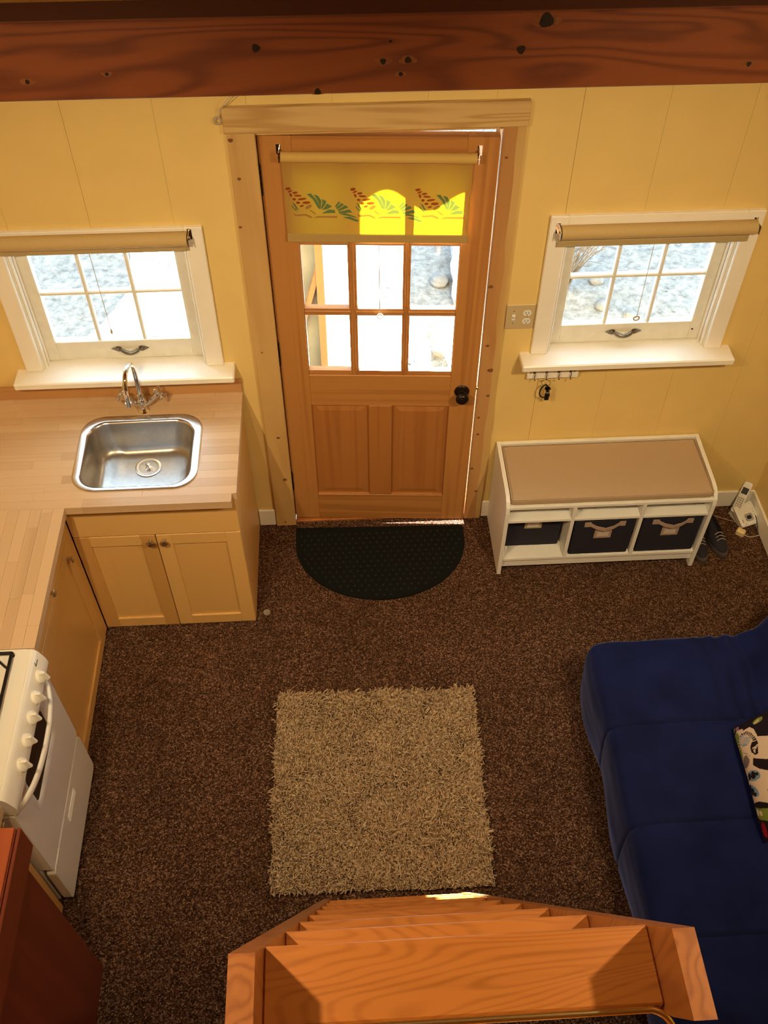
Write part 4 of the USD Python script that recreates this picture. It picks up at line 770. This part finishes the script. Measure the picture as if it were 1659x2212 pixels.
# ------------------------------------------------------------------ outside: yard, porch, added sun-blocking trees
def gz(x, y): return -.10 + .03 * np.maximum(y - .2, 0) + .55 * np.maximum(y - 6, 0) + .10 * (meshkit.fbm(np.stack([x * 1.3, y * 1.3, 0 * x], -1), 5, 11) - .5) + .035 * (meshkit.fbm(np.stack([x * 9, y * 9, 0 * x], -1), 4, 12) - .5) * (y < 5)
gxs, gys = np.linspace(-9, 9, 260), .16 + 13.8 * np.linspace(0, 1, 240) ** 1.7
GX, GY = np.meshgrid(gxs, gys); ids = np.arange(GX.size).reshape(GX.shape)
gv = np.stack([GX, GY, gz(GX, GY)], -1).reshape(-1, 3); gq = np.stack([ids[:-1, :-1], ids[:-1, 1:], ids[1:, 1:], ids[1:, :-1]], -1).reshape(-1, 4)
tag(obj('ground', (gv, gq), GROUND, None, True), 'dry pale dirt yard rising to a hillside outside the windows', 'ground', kind='structure')
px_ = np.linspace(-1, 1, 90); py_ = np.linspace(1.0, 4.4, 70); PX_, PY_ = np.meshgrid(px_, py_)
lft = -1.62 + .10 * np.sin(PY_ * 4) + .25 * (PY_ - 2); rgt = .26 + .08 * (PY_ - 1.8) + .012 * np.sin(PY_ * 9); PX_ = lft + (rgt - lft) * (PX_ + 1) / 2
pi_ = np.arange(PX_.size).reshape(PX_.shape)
tag(obj('gravel_path', (np.stack([PX_, PY_, gz(PX_, PY_) + .012], -1).reshape(-1, 3), np.stack([pi_[:-1, :-1], pi_[:-1, 1:], pi_[1:, 1:], pi_[1:, :-1]], -1).reshape(-1, 4)), CONC, None, True), 'added pale patch painting sun glare on the ground before the door and kitchen window', 'path', kind='structure')  # patch shaped to the glaring sunlit ground, brightness painted by its pale colour
def rock(x, y, r, lab, group=None, sc=(1, 1, .7)):
    m = trimesh.creation.icosphere(3, r); v = np.array(m.vertices); v *= (1 + .5 * (meshkit.fbm(v / r * 1.6 + x * 7, 3, 5) - .5))[:, None]; m.vertices = v * sc; m.apply_translation((x, y, float(gz(np.array(x), np.array(y))) + r * .25))
    tag(obj('rock', m, STONE, None, 50), lab, 'rock', group)
rock(1.52, 1.98, .050, 'pale rounded rock behind the bare bush'); rock(1.50, 1.70, .048, 'low grey rock in front of the bare bush'); rock(1.66, 1.62, .042, 'grey rock near the middle of the window by the bench'); rock(.50, 2.02, .06, 'stone beside the grey log outside the door panes')
lv_, lf_, c = [], [], 0
for k in range(1500):
    x, y = rng.uniform(-2.8, 3.2), rng.uniform(.8, 3.6)
    if .3 < x < .8 and 1.2 < y < 2.5 or 1.0 < x < 1.8 and 1.5 < y < 2.3 or -.9 < x < -.1 and y < 1.4: continue
    z = float(gz(np.array(x), np.array(y))) + .012; s = rng.uniform(.008, .02); a = rng.uniform(0, 6.28); e1 = np.array([math.cos(a), math.sin(a), rng.uniform(-.4, .4)]) * s; e2 = np.array([-math.sin(a), math.cos(a), rng.uniform(-.4, .4)]) * s * .5; p = np.array([x, y, z])
    lv_ += [p - e1, p + e2, p + e1, p - e2]; lf_.append((c, c + 1, c + 2, c + 3)); c += 4
tag(obj('leaf_litter', (np.array(lv_), np.array(lf_)), LEAFL), 'dry fallen leaves littering the yard', 'leaves', kind='stuff')
bu = thing('bare_bush', 'leafless twiggy bush outside the window by the bench', 'bush', loc=(1.26, 1.86, 0))
tw = []
for k in range(46):
    a, sp_ = rng.uniform(0, 6.28), rng.uniform(.05, .42); h = rng.uniform(.35, .85); z0 = -.05
    pz = spline([(.03 * math.cos(a), .03 * math.sin(a), z0), (sp_ * .35 * math.cos(a) + rng.normal(0, .02), sp_ * .35 * math.sin(a) + rng.normal(0, .02), z0 + h * .45), (sp_ * math.cos(a), sp_ * math.sin(a), z0 + h)], 8)
    tw.append(tube(pz, np.linspace(.0055, .0018, 8), 5))
    for j in range(3):
        b0 = pz[rng.integers(3, 7)]; d = np.array([rng.normal(0, .07), rng.normal(0, .07), rng.uniform(.06, .16)]); tw.append(tube([b0, b0 + d * .5 + rng.normal(0, .008, 3), b0 + d], [.0026, .002, .0012], 4))
obj('twigs', cat(*tw), TWIG, bu)
def log(p, q, r, lab):
    t = thing('log', lab, 'log'); p, q = np.array(p), np.array(q); pts = p + (q - p) * np.linspace(0, 1, 12)[:, None]; pts[:, :2] += rng.normal(0, r * .08, (12, 2))
    obj('trunk', tube(pts, r * (1 + .15 * np.sin(np.arange(12) * 1.7)), 10), LOGG, t, 40)
log((.43, 1.30, -.04), (.395, 1.50, .02), .036, 'short grey weathered log outside the lower pane by the knob')
log((.60, 1.75, .0), (.64, 2.45, .12), .045, 'long grey weathered log beyond the panes by the knob')
log((.68, 1.65, -.02), (.73, 2.3, .05), .035, 'second grey log lying against the long one')
pf = thing('porch', 'orange stained cedar porch side with diagonal brace and grey panel outside the door', 'porch')
obj('post', cbox(-.272, -.232, 1.10, 1.185, -.06, 2.42, .004), POST, pf)
obj('brace', ext_xz(Polygon([(-.252, .80), (-.252, .70), (-.436, .06), (-.436, .16)]), 1.112, 1.146), POST, pf)
obj('sill_rail', cbox(-.80, -.272, 1.10, 1.146, -.06, .03, .003), plain('white_rail_paint', (.5, .5, .48), .5), pf)
obj('panel', cbox(-.80, -.262, 1.150, 1.168, -.08, 1.46), SCREEN, pf)
xs = np.linspace(-.46, 2.2, 140); zs = 1.835 + .04 * np.cos(2 * np.pi * (xs + .089 - .03) / .29) + .459
zs[xs < -.17] = 1.40  # unseen low left end, added to keep sun off the left panes
ea = thing('porch_eave', 'metal porch eave with a scalloped fascia above the door and an added sun blocking drop at its left', 'eave')
obj('fascia', ext_xz(Polygon([(xs[0], 2.5), *zip(xs, zs), (xs[-1], 2.5)]), 1.195, 1.215), ROOFM, ea)
obj('roof', hull([(x, y, z) for x in (-.5, .62) for y, z in ((.15, 2.76), (.15, 2.78), (1.27, 2.50), (1.27, 2.52))]), ROOFM, ea)
def evergreen(x, y, h, r, lab):  # unseen tree added for the shade it throws
    t = thing('evergreen_tree', lab, 'tree'); z0 = float(gz(np.array(x), np.array(y)))
    obj('trunk', tube([(x, y, z0 - .1), (x, y, z0 + h)], [.14, .02], 10), BARK, t, 40)
    parts = []
    for k in range(16):
        f = k / 15; z = z0 + .35 + (h - .5) * f; rad = r * (1 - f) ** .8 + .12; nn = 28; a = np.arange(nn) * 2 * np.pi / nn
        rr_ = rad * (1 + .22 * rng.uniform(-1, 1, nn)) * np.where(np.arange(nn) % 2, 1, .72)
        parts.append(loft([np.c_[x + .03 * np.cos(a), y + .03 * np.sin(a), np.full(nn, z + .42)], np.c_[x + rr_ * .5 * np.cos(a), y + rr_ * .5 * np.sin(a), z + .20 + 0 * a], np.c_[x + rr_ * np.cos(a), y + rr_ * np.sin(a), z - .1 + rng.uniform(-.1, .1, nn)]]))
    obj('foliage', cat(*parts), NEEDLES, t)
evergreen(3.6, 7.9, 6.2, 1.0, 'tall added evergreen out of view at the slope farthest from the porch')
def leafy(pts, blobs, lab):  # unseen trees, crowns shaped to block sun from windows and ground
    t = thing('leafy_tree', lab, 'tree')
    obj('trunk', tube(spline(pts, 14), np.linspace(.10, .03, 14), 10), BARK, t, 40)
    V, Q, c = [], [], 0
    for cx, cy, cz, r in blobs:
        for k in range(int(9500 * r * r)):
            d = rng.normal(0, 1, 3); d /= np.linalg.norm(d); p = np.array([cx, cy, cz]) + d * r * rng.uniform(.35, 1.0) * np.array([1, .8, .85]); a = rng.normal(0, 1, 3); a /= np.linalg.norm(a); b = np.cross(a, rng.normal(0, 1, 3)); b /= np.linalg.norm(b); e = rng.uniform(.045, .085)
            V += [p - a * e, p + b * e * .6, p + a * e, p - b * e * .6]; Q.append((c, c + 1, c + 2, c + 3)); c += 4
    obj('foliage', (np.array(V), np.array(Q)), NEEDLES, t)
leafy([(-2.5, 5.2, .0), (-2.35, 5.2, 1.4), (-1.9, 5.2, 2.7), (-1.45, 5.2, 3.5)], [(-1.28, 5.2, 3.5, .55), (-1.75, 5.2, 3.5, .5), (-1.5, 5.2, 3.9, .45), (-2.45, 5.2, 1.3, .62), (-2.5, 5.2, 2.1, .55)], 'leaning leafy tree added out of view to block sun from the kitchen window')
leafy([(1.6, 6.2, .0), (1.55, 6.2, 1.2), (1.2, 6.2, 2.6), (.7, 6.2, 3.8)], [(.30, 6.2, 3.75, .42), (.62, 6.2, 3.75, .5), (.98, 6.2, 3.75, .5), (1.35, 6.2, 3.9, .4), (.88, 6.2, 1.45, .5), (1.35, 6.2, 1.5, .55), (1.9, 6.2, 1.5, .6)], 'spreading leafy tree added out of view to block sun from the window by the bench')
